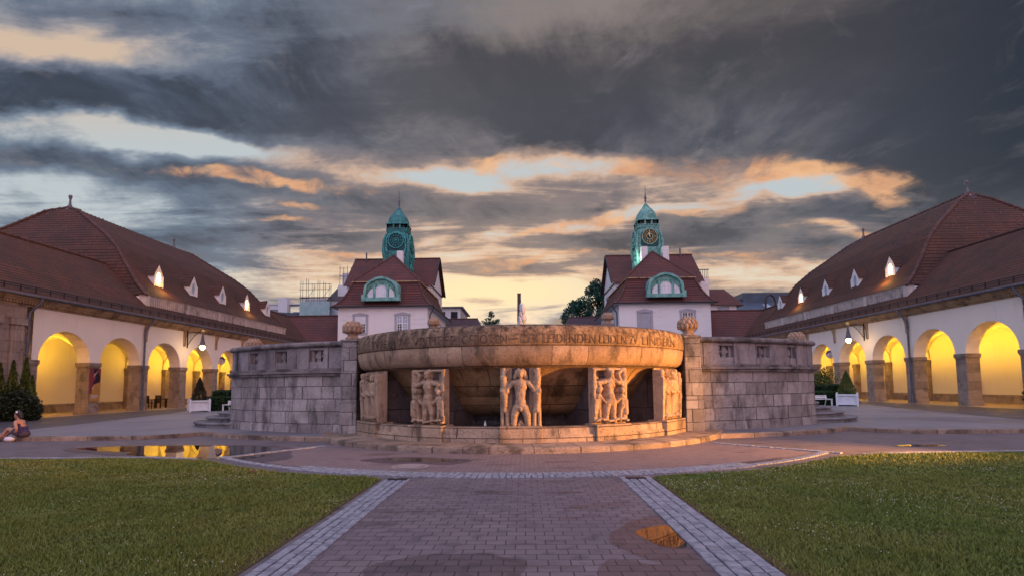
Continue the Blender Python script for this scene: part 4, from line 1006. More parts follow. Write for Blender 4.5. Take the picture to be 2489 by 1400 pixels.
def lodge(s,label,kinds,chimneys,copper,teal):
    root=thing('gate_lodge',label,'building',(s*18,74,0)); B=lambda:MB(s)
    cx=17.95; hw=5.75; yf=66.5; ze=11.9
    m=B(); m.box(cx-hw,cx+hw,yf,82,0,ze); m.build('wall',LODGEW,root)
    pr=[(6.45,11.86),(6.05,12.1),(5.45,12.8),(4.9,13.8),(4.3,15.3)]
    yr=lambda w_:yf-.55+(6.45-w_)*.95
    m=B()
    for i in range(len(pr)-1):
        (a,za),(b,zb)=pr[i],pr[i+1]
        m.add([(cx-a,yr(a),za),(cx+a,yr(a),za),(cx+b,yr(b),zb),(cx-b,yr(b),zb)],[(0,1,2,3)])
        for q in (-1,1): m.add([(cx+q*a,yr(a),za),(cx+q*a,84,za),(cx+q*b,84,zb),(cx+q*b,yr(b),zb)],[(0,1,2,3)])
    a=4.45; y1=yr(4.3)-.12; z1=15.42; yp=72.2; zp=19.9
    m.add([(cx-a,y1,z1),(cx+a,y1,z1),(cx,yp,zp)],[(0,1,2)])
    for q in (-1,1): m.add([(cx+q*a,y1,z1),(cx+q*a,83,z1),(cx,83,zp),(cx,yp,zp)],[(0,1,2,3)])
    rf=m.build('roof',TILE2,root)
    m=B()
    for q in (-1,1):
        tiles_along(m,(cx,yp,zp),(cx+q*a,y1,z1),.45,.12)
        for i in range(len(pr)-1): tiles_along(m,(cx+q*pr[i+1][0],yr(pr[i+1][0]),pr[i+1][1]),(cx+q*pr[i][0],yr(pr[i][0]),pr[i][1]),.45,.12)
    o=m.build('ridge_tiles',RIDGE); o.parent=rf
    m=B(); m.box(cx-4.5,cx+4.5,y1-.10,y1+.3,15.28,15.41); m.box(cx-4.5,cx-4.3,y1+.3,83,15.28,15.41); m.box(cx+4.3,cx+4.5,y1+.3,83,15.28,15.41); m.build('roof_ledge',TRIMST,root)
    m=B(); m.box(cx-6.40,cx+6.40,yr(6.45)+.05,yf,11.72,11.85)
    for q in (-1,1): m.box(min(cx+q*hw,cx+q*6.40),max(cx+q*hw,cx+q*6.40),yf,84,11.72,11.85)
    m.build('soffit',SHUTTER,root)
    m=B(); m.tube([(cx-6.5,yr(6.5),11.84),(cx+6.5,yr(6.5),11.84)],.09,6); 
    for q in (-1,1): m.tube([(cx+q*6.5,yr(6.5),11.84),(cx+q*6.5,84,11.84)],.09,6)
    m.build('gutter',IRON,root)
    m=B(); m.tube([(cx-6.4,yf+1.2,11.7),(cx-5.9,yf+1.2,10.9),(cx-hw-.1,yf+1.2,10.4),(cx-hw-.1,yf+1.2,0)],.09,6); m.build('downpipe',ZINC,root)
    for cxx,kd in kinds: window(B,root,cxx,yf,8.6,10.65,1.42,kd)
    # windows in the inner side wall
    for yq in (70,73.5,77,80):
        m=B(); m.box(cx-hw-.04,cx-hw+.02,yq-.5,yq+.5,8.6,10.6); w_=m.build('window',GLASS_D,root)
        m=B(); 
        for b in ((yq-.62,yq-.5),(yq+.5,yq+.62)): m.box(cx-hw-.08,cx-hw-.041,b[0],b[1],8.5,10.7)
        m.box(cx-hw-.07,cx-hw-.042,yq-.04,yq+.04,8.6,10.6); o=m.build('frame',WHITE); o.parent=w_
    # copper dormer
    cd=cx+.12; yd=65.9; z0=12.55
    def shape(sx,sz): 
        pts=[(-1.0,0),(-1.02,.10),(-.96,.16),(-.95,.42),(-.90,.62),(-.66,.82),(-.30,.96),(0,1.0)]
        return [(cd+x*sx,z0+z*sz) for x,z in pts]+[(cd-x*sx,z0+z*sz) for x,z in pts[:-1][::-1]]
    o_=shape(2.35,3.1); i_=[(x*.0+cd+(x-cd)*.85,z0+.42+(z-z0)*.77) for x,z in o_]
    m=B(); n=len(o_)
    for i in range(n-1): 
        m.add([(o_[i][0],yd,o_[i][1]),(o_[i+1][0],yd,o_[i+1][1]),(i_[i+1][0],yd,i_[i+1][1]),(i_[i][0],yd,i_[i][1])],[(0,1,2,3)])
        m.add([(o_[i][0],yd,o_[i][1]),(o_[i+1][0],yd,o_[i+1][1]),(o_[i+1][0],yd+3.2,o_[i+1][1]+.25),(o_[i][0],yd+3.2,o_[i][1]+.25)],[(0,1,2,3)])
        m.add([(i_[i][0],yd,i_[i][1]),(i_[i+1][0],yd,i_[i+1][1]),(i_[i+1][0],yd+.35,i_[i+1][1]),(i_[i][0],yd+.35,i_[i][1])],[(0,1,2,3)])
    m.box(cd-2.2,cd+2.2,yd-.12,yd+.4,z0-.05,z0+.42)
    for q in (-1,1):
        m.box(min(cd+q*2.0,cd+q*2.45),max(cd+q*2.0,cd+q*2.45),yd-.15,yd+.5,z0-.06,z0+.75)
    for k in range(9): 
        x=cd-1.9+k*.475; m.box(x-.03,x+.03,yd-.16,yd-.121,z0,z0+.38)
    # mullions and inner hood
    for q in (-1,1): m.box(min(cd+q*.72,cd+q*.94),max(cd+q*.72,cd+q*.94),yd+.05,yd+.3,z0+.43,z0+2.0)
    dm=m.build('copper_dormer',copper,root)
    m=B(); m.add([(p[0],yd+.34,p[1]) for p in i_],[list(range(len(i_)))]); 
    for k in range(14):
        an=PI*k/13; m.box(cd-math.cos(an)*1.75-.09,cd-math.cos(an)*1.75+.09,yd+.22,yd+.335,z0+1.15+math.sin(an)*1.15-.08,z0+1.15+math.sin(an)*1.15+.08)
    o=m.build('dormer_recess',COPPERL); o.parent=dm
    m=B(); gl=B()
    for (c_,w_,hh,ar) in ((0,.68,1.42,.48),(-1.36,.34,.72,.34),(1.36,.34,.72,.34)):
        n=10
        pts=[(cd+c_-w_,z0+.46),(cd+c_+w_,z0+.46)]+[(cd+c_+w_*math.cos(PI*i/n),z0+hh+ar*math.sin(PI*i/n)) for i in range(n+1)]
        if c_!=0: 
            sg=1 if c_>0 else -1
            pts=[(cd+c_-w_,z0+.46),(cd+c_+w_,z0+.46)]+[(cd+c_+sg*w_,z0+.85)]+[(cd+c_+sg*(w_-2*w_*i/5),z0+.85+.72*math.sin(PI/2*i/5)) for i in range(1,6)]
            if sg<0: pts=[(cd+c_+w_,z0+.46),(cd+c_-w_,z0+.46)]+pts[2:]
        gl.add([(x,yd+.20,z) for x,z in pts],[list(range(len(pts)))])
        for k in range(1,4 if c_==0 else 3):
            x=cd+c_-w_+2*w_*k/(4 if c_==0 else 3); m.box(x-.022,x+.022,yd+.16,yd+.195,z0+.46,z0+(1.75 if c_==0 else 1.25))
        m.box(cd+c_-w_,cd+c_+w_,yd+.165,yd+.196,z0+.44,z0+.52); m.box(cd+c_-w_,cd+c_+w_,yd+.17,yd+.197,z0+1.06,z0+1.10)
        if c_==0: m.box(cd-.05,cd+.05,yd+.14,yd+.198,z0+.46,z0+1.85)
        for i in range(len(pts)-1): m.tube([(pts[i][0],yd+.18,pts[i][1]),(pts[i+1][0],yd+.18,pts[i+1][1])],.045,4)
    o=gl.build('pane',mat_plain('dormer_glass',(.62,.68,.76),(.5,.55,.64),.12,1.5,.6)); o.parent=dm
    o=m.build('sash',WHITE); o.parent=dm
    for (x,y,zt,wq) in chimneys:
        m=B(); m.box(x-wq,x+wq,y-.4,y+.4,15,zt); m.build('chimney',LODGEW,root)
    # taller cross wing behind, with its gable towards the court axis
    x0,x1=13.7,26.5; y0,y1_=78,88; zE,zR=17.1,21.9
    m=B(); m.prism([(y0,0),(y1_,0),(y1_,zE),((y0+y1_)/2,zR-.1),(y0,zE)],0,x0,x1); m.build('rear_wall',LODGEW,root)
    m=B(); e=.45
    m.add([(x0-e,y0-.5,zE-.45),(x1+e,y0-.5,zE-.45),(x1+e,83,zR+.1),(x0-e,83,zR+.1)],[(0,1,2,3)]); m.add([(x0-e,y1_+.5,zE-.45),(x1+e,y1_+.5,zE-.45),(x1+e,83,zR+.1),(x0-e,83,zR+.1)],[(0,1,2,3)])
    rr2=m.build('rear_roof',TILE2,root)
    m=B(); tiles_along(m,(x0-e,83,zR+.13),(x1+e,83,zR+.13),.45,.12); o=m.build('ridge_tiles',RIDGE); o.parent=rr2
    m=B()
    for ya_,yb_ in ((y0-.5,83),(y1_+.5,83)):
        m.tube([(x0-e-.02,ya_,zE-.5),(x0-e-.02,yb_,zR+.04)],.13,4); 
    m.box(x0-.12,x0,y0,y1_,zE-.65,zE-.4); m.build('verge_board',IRON,root)
    for yq in (79.8,82.4,85.0): 
        m=B(); m.box(x0-.05,x0+.02,yq-.35,yq+.35,13.6,15.7); m.build('window',GLASS_D,root)
    m=B(); m.tube([(x1-1.5,82.6,zR-.2),(x1-1.5,82.6,zR+1.1)],.12,6); m.build('vent_pipe',ZINC,root)
    return root
lodge(-1,'white gate lodge with mansard roof left of the gap, roller blind half down',[(15.4,'curtain'),(20.8,'blind')],[(17.5,74,20.9,.42)],COPPERV,1)
lodge(1,'white gate lodge with mansard roof right of the gap, grey shutter closed',[(15.4,'shutter'),(20.8,'sash')],[(17.3,74,21.0,.42),(20.3,74,21.0,.42)],COPPERV,0)

# ------------------------------------------------------------------ copper clock towers
def tower(s,label,mt,gilt):
    cx,cy=18.55,77.4; root=thing('clock_tower',label,'tower',(s*cx,cy,16)); B=lambda:MB(s)
    def octo(h,c=.0): return [(cx-h+c,cy-h),(cx+h-c,cy-h),(cx+h,cy-h+c),(cx+h,cy+h-c),(cx+h-c,cy+h),(cx-h+c,cy+h),(cx-h,cy+h-c),(cx-h,cy-h+c)]
    lv=[(1.62,15,.25),(1.66,19.6,.25),(1.86,21.2,.3),(1.84,22.9,.3),(1.72,23.6,.35),(1.50,24.15,.3),(1.44,24.4,.2)]
    m=B()
    for i in range(len(lv)-1):
        a,b=octo(lv[i][0],lv[i][2]),octo(lv[i+1][0],lv[i+1][2])
        for k in range(8): m.add([(*a[k],lv[i][1]),(*a[(k+1)%8],lv[i][1]),(*b[(k+1)%8],lv[i+1][1]),(*b[k],lv[i+1][1])],[(0,1,2,3)])
    for qx in (-1,1):
        for qy in (-1,1):
            m.taper(cx+qx*1.62,cy+qy*1.62,15,20.4,.24,.24,.28,.28); m.blob((cx+qx*1.66,cy+qy*1.66,20.9),(.32,.32,.7),8,6)
            m.tube([(cx+qx*1.72,cy+qy*1.72,20.2),(cx+qx*1.85,cy+qy*1.85,21.4),(cx+qx*1.78,cy+qy*1.78,23.0),(cx+qx*1.5,cy+qy*1.5,24.1)],[.22,.24,.2,.1],6)
    m.build('shaft',mt,root)
    # arches, scrolls, rosettes or clock on each visible face
    for fi,(nx_,ny_) in enumerate(((0,-1),(-1,0),(1,0))):
        def P(u,o,z): return (cx+nx_*(1.86+o)+(-ny_)*u, cy+ny_*(1.86+o)+nx_*u, z)
        zc=22.95
        m=B(); n=28
        m.tube([P(1.42*math.sin(-1.75+3.5*i/16),.02,zc-.1+1.36*math.cos(-1.75+3.5*i/16)) for i in range(17)],.10,5)
        for q in (-1,1):
            m.tube([P(q*1.38,.04,zc-.4),P(q*1.5,.06,zc-1.2),P(q*1.25,.05,zc-2.0)],.09,5)
            m.tube([P(q*(.25+.5*t_)+q*.16*math.cos(t_*7),.06,20.9+.25*math.sin(t_*7)-t_*.2) for t_ in [i/14 for i in range(15)]],.07,5)
            m.tube([P(q*(.5+.3*math.cos(a)*(1-a/14)),.05,20.1+.3*math.sin(a)*(1-a/14)) for a in [i*.7 for i in range(13)]],.06,5)
            c0=P(q*1.32,.06,21.35); m.blob(c0,(.14,.14,.34),6,5)
        for k in range(3): m.blob(P(-.5+.5*k,.0,19.2+.3*(k%2)),(.2,.2,.4),7,5)
        # scalloped rim
        m.tube([P((1.08+.06*abs(math.sin(6*a)))*math.sin(a),.08,zc+(1.08+.06*abs(math.sin(6*a)))*math.cos(a)) for a in [2*PI*i/72 for i in range(73)]],.075,5,False)
        m.tube([P(.42*math.sin(a),.10,zc+.42*math.cos(a)) for a in [2*PI*i/24 for i in range(25)]],.05,5,False)
        orn=m.build('ornament',COPPERO if not gilt else COPPERV,root)
        m=B(); m.add([P(1.08*math.sin(2*PI*i/n),.03,zc+1.08*math.cos(2*PI*i/n)) for i in range(n)],[list(range(n))])
        m.add([P((.55*q),.015,zz) for q,zz in ((-2.3,zc-1.5),(2.3,zc-1.5),(2.3,zc+.2),(1.4,zc+1.2),(-1.4,zc+1.2),(-2.3,zc+.2))],[list(range(6))])
        o=m.build('clock_face',COPPERD,root)
        m=B()
        for k in range(12):
            a=2*PI*k/12
            if gilt and fi==0:
                for q in (-.055,.055) if k%3 else (-.07,0,.07):
                    m.tube([P(.60*math.sin(a)+q*math.cos(a),.09,zc+.60*math.cos(a)-q*math.sin(a)),P(.92*math.sin(a)+q*1.5*math.cos(a),.09,zc+.92*math.cos(a)-q*1.5*math.sin(a))],.026,4)
            else: m.blob(P(.76*math.sin(a),.08,zc+.76*math.cos(a)),.125,7,5)
        if not(gilt and fi==0): m.blob(P(0,.1,zc),(.27,.16,.27) if ny_ else (.16,.27,.27),10,6)
        q=m.build('numerals' if gilt and fi==0 else 'rosette_studs',GOLD if gilt and fi==0 else mt); q.parent=o
        if gilt and fi==0:
            m=B()
            m.tube([P(1.06*math.sin(a),.12,zc+1.06*math.cos(a)) for a in [2*PI*i/48 for i in range(49)]],.03,4,False); m.tube([P(.47*math.sin(a),.12,zc+.47*math.cos(a)) for a in [2*PI*i/30 for i in range(31)]],.03,4,False)
            for an,L,wq in ((rad(-4),.98,.05),(rad(-22),.60,.07)):
                m.tube([P(-.15*math.sin(an),.17,zc-.15*math.cos(an)),P(L*.6*math.sin(an),.17,zc+L*.6*math.cos(an)),P(L*math.sin(an),.17,zc+L*math.cos(an))],[wq,wq*1.2,.02],6)
            m.blob(P(0,.17,zc),.1,8,6); q=m.build('clock_hands',GOLD); q.parent=o
    # open gallery and dome
    m=B(); m.box(cx-1.52,cx+1.52,cy-1.52,cy+1.52,24.35,24.47); m.box(cx-1.46,cx+1.46,cy-1.46,cy+1.46,24.472,24.80)
    for q in range(13):
        u=-1.44+q*.24
        for (ax,ay) in ((u,-1.5),(u,1.5),(-1.5,u),(1.5,u)): m.box(cx+ax-.05,cx+ax+.05,cy+ay-.05,cy+ay+.05,24.47,24.86)
    m.box(cx-1.54,cx+1.54,cy-1.54,cy+1.54,24.86,24.95)
    for u in (-1.36,-.47,.47,1.36):
        for (ax,ay) in ((u,-1.36),(u,1.36),(-1.36,u),(1.36,u)): m.box(cx+ax-.11,cx+ax+.11,cy+ay-.11,cy+ay+.11,24.95,25.61)
    m.build('belfry_gallery',mt,root)
    m=B(); m.box(cx-1.1,cx+1.1,cy-1.1,cy+1.1,24.9,25.5); m.build('bell_chamber',IRON,root)
    dp=[(1.50,25.60),(1.55,25.64),(1.50,25.72),(1.40,25.9),(1.36,26.2),(1.29,26.58),(1.13,26.98),(.86,27.38),(.55,27.78),(.34,28.1),(.19,28.36),(.06,28.55)]
    m=B(); prev=None
    for r_,z in dp:
        cur=octo(r_,r_*.45)
        if prev: 
            for k in range(8): m.add([(*prev[0][k],prev[1]),(*prev[0][(k+1)%8],prev[1]),(*cur[(k+1)%8],z),(*cur[k],z)],[(0,1,2,3)])
        prev=(cur,z)
    m.add([(*p,25.60) for p in octo(1.50,.65)],[list(range(8))])
    dm=m.build('dome',mt,root)
    m=B()
    for k in range(8): m.tube([(*octo(r_*1.005,r_*.45)[k],z) for r_,z in dp],.04,4)
    for q in range(12):
        u=-1.5+q*.273
        for (ax,ay) in ((u,-1.64),(u,1.64),(-1.64,u),(1.64,u)): m.blob((cx+ax*.94,cy+ay*.94,25.60),(.08,.08,.10),6,4)
    o=m.build('dome_ribs',mt); o.parent=dm
    m=B(); m.lathe([(.07,28.3),(.06,28.7),(.17,28.95),(.12,29.1),(.2,29.35),(.09,29.75),(.045,30.3),(.03,31.2),(.001,31.3)],(cx,cy),0,2*PI,8); m.build('spire',ZINC,root)
tower(-1,'dark teal copper tower with a studded rosette in place of a clock',COPPER,False)
tower(1,'pale green copper clock tower with gilded numerals and hands',COPPERL,True)
lamp('tower_floodlight','POINT',(16.1,75.0,19.6),(.85,1.0,.80),140,size=.1)
# ------------------------------------------------------------------ lanterns, signs, poster
def lantern(s,y,label):
    r=thing('wall_lantern',label,'lantern',(s*XW,y,5.5),'wall lanterns on the arcades'); xw=XW-.24; B=lambda:MB(s)
    m=B(); m.box(xw-.06,xw,y-.05,y+.05,4.95,6.35); m.tube([(xw-.03,y,6.18),(xw-1.25,y,6.26)],.035,6)
    arcp=[(xw-.05-1.05*t_,y,5.15+1.03*math.sin(t_*PI/2)) for t_ in [i/10 for i in range(11)]]; m.tube(arcp,.025,5)
    for k in range(1,9):
        p=arcp[k]; m.tube([(p[0],y,p[2]),(p[0],y,6.2)],.012,4); m.tube([(p[0],y,p[2]),(xw-.03,y,p[2]+.0)],.009,4)
    m.build('arm',IRON,r)
    m=B(); m.blob((xw-1.28,y,6.28),(.16,.12,.15),10,7); m.build('knob',GOLD,r)
    m=B(); m.lathe([(.001,6.2),(.06,6.18),(.07,6.0),(.10,5.8),(.13,5.55),(.19,5.28),(.20,5.18),(.34,5.14),(.34,5.11),(.001,5.12)],(xw-1.28,y),0,2*PI,16); m.build('hood',ZINC,r)
    m=B(); m.lathe([(.17,5.12),(.21,5.04),(.20,4.94),(.14,4.84),(.06,4.76),(.001,4.75)],(xw-1.28,y),0,2*PI,18); m.build('globe',GLOBE,r)
    lamp('lantern_light','POINT',(s*(xw-1.28),y,4.60),(1.0,.66,.30),60,size=.15)
lantern(-1,28.80+PERIOD*3,'iron bracket lantern with lit globe on the left arcade'); lantern(1,29.34+PERIOD*3,'iron bracket lantern with lit globe on the right arcade')
SIGNB=mat_plain('sign_blue',(.11,.10,.26),(.09,.085,.22),.5,4)
SIGNW=mat_plain('sign_white',(.62,.58,.70),(.55,.52,.62),.5,4)
def sign(s,y,ch,label):
    x=XW+.75; z=4.22; r=thing('hanging_sign',label,'sign',(s*x,y,z),'round signs in the arches')
    ry=Matrix.Translation((s*x,y,z))@Matrix.Rotation(s*rad(-38),4,'Z')
    m=MB(); m.m=ry; n=28; rim=[(.36*math.sin(2*PI*i/n),.36*math.cos(2*PI*i/n)) for i in range(n)]
    m.prism(rim,1,-.02,.02); b=m.build('board',SIGNW,r)
    m=MB(); m.m=ry; out=[(.34,0)]
    pts=[(.33*math.cos(a),.33*math.sin(a)) for a in np.linspace(rad(10),rad(170),15)]+[(.17*math.cos(a),.17*math.sin(a)+.02) for a in np.linspace(rad(170),rad(10),15)]
    m.prism(pts,1,-.026,-.021); m.tube([(.345*math.sin(2*PI*i/n),-.022,.345*math.cos(2*PI*i/n)) for i in range(n+1)],.016,4)
    o=m.build('blue_band',SIGNB); o.parent=b; o.matrix_parent_inverse=Matrix.Identity(4)
    V,F=text_mesh(ch,.30); xs=[p[0] for p in V]; mid=(min(xs)+max(xs))/2
    m=MB(); m.m=ry; m.add([(p[0]-mid,-.0265,p[1]-.22) for p in V],F); o=m.build('number',SIGNB); o.parent=b
    m=MB(); m.m=ry
    for q in (-.12,.12): m.tube([(q,0,.33),(q,0,1.0)],.012,5)
    m.build('hanger',IRON,r)
sign(-1,28.80+PERIOD*4.5,'7','round white and blue sign hanging in the left arcade arch'); sign(1,29.34+PERIOD*4.5,'6','round white and blue sign hanging in the right arcade arch')
# poster on the second pier of the left arcade: plain generic figure on red and ochre
r=thing('poster','red and ochre poster with dark figure on a left arcade pier','poster',(-XW+.1,28.8+PERIOD,1.9)); yq=28.8+PERIOD
def flat(name,mt,pts,off): 
    m=MB(); x=-XW+.085+off; m.add([(x,yq+u,z) for u,z in pts],[list(range(len(pts)))]); return m.build(name,mt,r)
flat('backing',mat_plain('poster_red',(.26,.03,.045),(.22,.03,.06),.5,2),[(-.43,.92),(.43,.92),(.43,3.02),(-.43,3.02)],0)
flat('ochre_field',mat_plain('poster_ochre',(.48,.25,.06),(.42,.20,.05),.5,4),[(-.43,.92),(.43,.92),(.43,2.15),(.05,2.05),(-.20,1.80),(-.25,1.45),(-.43,1.42)],.004)
flat('dark_figure',mat_plain('poster_dark',(.018,.014,.022),None,.5),[(-.2,2.0),(.05,2.08),(.40,2.22),(.38,2.5),(.25,2.72),(.12,2.86),(.2,3.0),(-.15,3.0),(-.18,2.8),(-.02,2.6),(.02,2.35),(-.12,2.2)],.006)
flat('pale_shape',mat_plain('poster_pale',(.6,.36,.25),None,.5),[(-.16,2.42),(-.05,2.55),(.08,2.72),(.18,2.90),(.02,2.74),(-.10,2.66)],.008)
flat('pale_stroke',mat_plain('poster_cream',(.62,.5,.25),None,.5),[(-.26,1.75),(-.02,2.05),(-.10,1.85),(-.14,1.62)],.010)
m=MB(); 
for k,(wd,z) in enumerate(((.55,1.30),(.6,1.22),(.45,1.14))): m.add([(-XW+.095,yq-.3,z),(-XW+.095,yq-.3+wd,z),(-XW+.095,yq-.3+wd,z+.03),(-XW+.095,yq-.3,z+.03)],[(0,1,2,3)])
m.build('small_print',SIGNW,r)

# ------------------------------------------------------------------ plants
def mat_leaf(name,c1,c2):
    m,t=newmat(name); co=t.coord(); col=t.mix(t.noise(co,3.0,5,.65).step(.38,.66),c4(c1),c4(c2)); col=t.mix(t.noise(co,45,2).step(.5,.75)*.5,col,c4(tuple(x*1.7 for x in c1)))
    t.principled(col,.55,.3); return m
HEDGE=mat_leaf('hedge_leaf',(.022,.060,.018),(.012,.035,.014)); BUSHL=mat_leaf('bush_leaf',(.085,.125,.022),(.04,.07,.015)); DARKL=mat_leaf('dark_leaf',(.022,.035,.012),(.012,.018,.009))
THUJA=mat_leaf('thuja_leaf',(.080,.100,.014),(.035,.05,.01)); TREEL=mat_leaf('tree_leaf',(.035,.105,.075),(.018,.06,.05)); CONE=mat_leaf('conifer_leaf',(.018,.026,.014),(.010,.015,.010))
BARK=mat_plain('bark',(.06,.045,.035),(.035,.027,.022),.9,6,.1)
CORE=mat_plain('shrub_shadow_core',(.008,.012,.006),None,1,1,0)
def ell_pts(n,c,r,lo=.55):
    d=RNG.normal(size=(n,3)); d/=np.linalg.norm(d,axis=1)[:,None]; q=(lo+(1-lo)*RNG.random(n)**.6)[:,None]
    return np.array(c)+d*q*np.array(r)
def box_pts(n,x0,x1,y0,y1,z0,z1):
    out=[]
    A=dict(f=(x1-x0)*(z1-z0),s=(y1-y0)*(z1-z0),t=(x1-x0)*(y1-y0)); T=A['f']+2*A['s']+A['t']
    for kind,ar in (('f',A['f']),('l',A['s']),('r',A['s']),('t',A['t'])):
        k=int(n*ar/T); u,v=RNG.random(k),RNG.random(k); j=RNG.normal(0,.03,k)
        if kind=='f': out.append(np.stack([x0+(x1-x0)*u,y0+j,z0+(z1-z0)*v],1))
        elif kind=='t': out.append(np.stack([x0+(x1-x0)*u,y0+(y1-y0)*v,z1+j],1))
        else: out.append(np.stack([(x0 if kind=='l' else x1)+j,y0+(y1-y0)*u,z0+(z1-z0)*v],1))
    return np.concatenate(out)
def hedge(s,label):
    r=thing('hedge',label,'hedge',(s*19.5,36.3,.13)); xs=sorted((s*22.1,s*15.5))
    P=np.concatenate([box_pts(7000,xs[0],xs[1],36.0,37.0,.13,1.05),box_pts(7000,xs[0]+.25,xs[1]-.25,36.6,38.0,.9,1.48)])
    leaves('foliage',P,.09,HEDGE,r)
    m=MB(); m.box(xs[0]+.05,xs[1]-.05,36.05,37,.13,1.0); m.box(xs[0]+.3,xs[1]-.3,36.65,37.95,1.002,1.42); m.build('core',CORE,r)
hedge(-1,'clipped dark green hedge behind the left stone steps'); hedge(1,'clipped dark green hedge behind the right stone steps')
def bush(loc,r,label,n,mt,sz=.10,name='bush',lo=.5,lumps=5,seed=0):
    rt=thing(name,label,'bush',loc); rr=random.Random(seed); P=[]
    for k in range(lumps):
        a=rr.random()*2*PI; q=rr.uniform(0,.5); c=(loc[0]+r[0]*q*math.cos(a),loc[1]+r[1]*q*math.sin(a),loc[2]+r[2]*rr.uniform(.35,.62)); P.append(ell_pts(n//lumps,c,(r[0]*.62,r[1]*.62,r[2]*.52),lo))
    P=np.concatenate(P); P=P[P[:,2]>loc[2]]; leaves('foliage',P,sz,mt,rt)
    m=MB(); 
    for k in range(6): m.tube([(loc[0],loc[1],loc[2]),(loc[0]+rr.uniform(-.4,.4)*r[0],loc[1]+rr.uniform(-.4,.4)*r[1],loc[2]+r[2]*.8)],[.03,.012],5)
    m.build('stems',BARK,rt)
    return rt
bush((-20.2,39.0,.13),(1.5,.8,2.15),'leafy light green shrub behind the left clipped hedge',2600,BUSHL,.14,seed=2)
bush((21.2,38.2,.13),(1.5,.7,2.5),'leafy light green shrub behind the right clipped hedge',2800,BUSHL,.13,seed=4)
bush((18.6,38.4,.13),(1.9,.6,1.75),'low grassy shrub above the right clipped hedge',2000,BUSHL,.12,seed=5)
def thuja(x,y,h,r,label):
    rt=thing('thuja',label,'conifer',(x,y,0),'pointed conifers at the left edge'); n=3200
    z=h*RNG.random(n)**1.15; a=RNG.random(n)*2*PI; q=r*(1-z/h)**.75*(.55+.45*RNG.random(n))*(.8+.2*np.sin(a*5+z*4))
    P=np.stack([x+q*np.cos(a),y+q*np.sin(a),z+.05],1); up=np.tile(np.array([[0,0,1.2]]),(n,1)); leaves('foliage',P,.17,THUJA,rt,aspect=.35,dirs=up)
    m=MB(); m.tube([(x,y,0),(x,y,h*.9)],[.09,.02],6); m.build('trunk',BARK,rt)
thuja(-26.3,27.3,3.3,.50,'tallest pointed conifer beside the left downpipe, right one of the row'); thuja(-26.6,26.9,3.15,.48,'pointed conifer second from the left downpipe'); thuja(-25.85,27.2,2.35,.45,'shortest pointed conifer nearest the left downpipe'); thuja(-26.9,26.5,3.0,.5,'pointed conifer at the very left edge')
bush((-26.15,26.4,0),(1.75,.9,1.6),'dark rounded shrub mass behind the seated person',9000,DARKL,.13,lumps=9,seed=8)
bush((26.4,27.6,0),(.95,.8,2.1),'dark shrub cut off by the right edge',3000,DARKL,.14,lumps=5,seed=9)
def planter(x,y,rz,label,tlabel,mt,h,r,loose):
    t=thing('planter_box',label,'planter',(x,y,.13),'white wooden planters',rz); w_=.56; m=MB()
    m.box(-w_+.05,w_-.05,-w_+.05,w_-.05,.09,.72); m.build('panel',PLANTERW,t,True)
    m=MB()
    for i in (-1,1):
        for j in (-1,1): m.box(i*w_-.06,i*w_+.06,j*w_-.06,j*w_+.06,0,.80); m.blob((i*w_,j*w_,.82),.055,8,6)
    m.build('post',PLANTERW,t,True,bevel=.01)
    m=MB()
    for z0,z1 in ((.07,.17),(.66,.76)):
        for q in (-1,1): m.box(-w_+.06,w_-.06,q*w_-.04,q*w_+.03 if q<0 else q*w_+.04,z0,z1) if q>0 else m.box(-w_+.06,w_-.06,-w_-.04,-w_+.03,z0,z1); m.box(q*w_-.035,q*w_+.035,-w_+.06,w_-.06,z0,z1)
    m.build('rail',PLANTERW,t,True,bevel=.008)
    m=MB(); m.box(-w_+.06,w_-.06,-w_+.06,w_-.06,.60,.70); m.build('soil',BARK,t,True)
    rt=thing('potted_conifer',tlabel,'conifer',(x,y,.83)); n=4200
    z=h*RNG.random(n)**1.1; a=RNG.random(n)*2*PI; q=r*(1-z/h)**.85*(.35+.65*RNG.random(n)**.5)*(1+loose*np.sin(a*4+z*9))
    leaves('foliage',np.stack([x+q*np.cos(a),y+q*np.sin(a),.86+z],1),.085,mt,rt,aspect=.4)
    m=MB(); m.tube([(x,y,.8),(x,y,.83+h*.9)],[.04,.012],6); m.build('trunk',BARK,rt)
planter(-21.75,35.0,rad(38),'white wooden planter box standing before the left arcade','small dark ragged conifer in the left white planter',CONE,1.55,.55,.18)
planter(21.2,35.2,rad(-33),'white wooden planter box standing before the right arcade','clipped green cone shrub in the right white planter',BUSHL,1.55,.62,.05)

# ------------------------------------------------------------------ furniture
def bench(s,x,y,label):
    t=thing('garden_bench',label,'bench',(x,y,.13),None); m=MB()
    for k in range(4): m.box(-.9,.9,-.22+k*.115,-.13+k*.115,.43,.46)
    m.build('seat',WHITE,t,True)
    m=MB()
    for k in range(2): m.box(-.9,.9,.24+k*.02,.27+k*.02,.50+k*.11,.58+k*.11)
    m.build('backrest',WHITE,t,True)
    for q in (-.8,.8):
        m=MB(); m.box(q-.035,q+.035,-.24,-.17,0,.43); m.tube([(q,.32,0),(q,.2,.45),(q,.26,.70)],.035,6); m.box(q-.03,q+.03,-.17,.25,.38,.43); m.build('leg',WHITE,t,True)
    return t
bench(-1,-19.45,35.2,'white garden bench in front of the left hedge'); bench(1,19.4,35.2,'white garden bench in front of the right hedge').rotation_euler.z=rad(20)
bpy.data.objects['garden_bench'].rotation_euler.z=rad(-20)
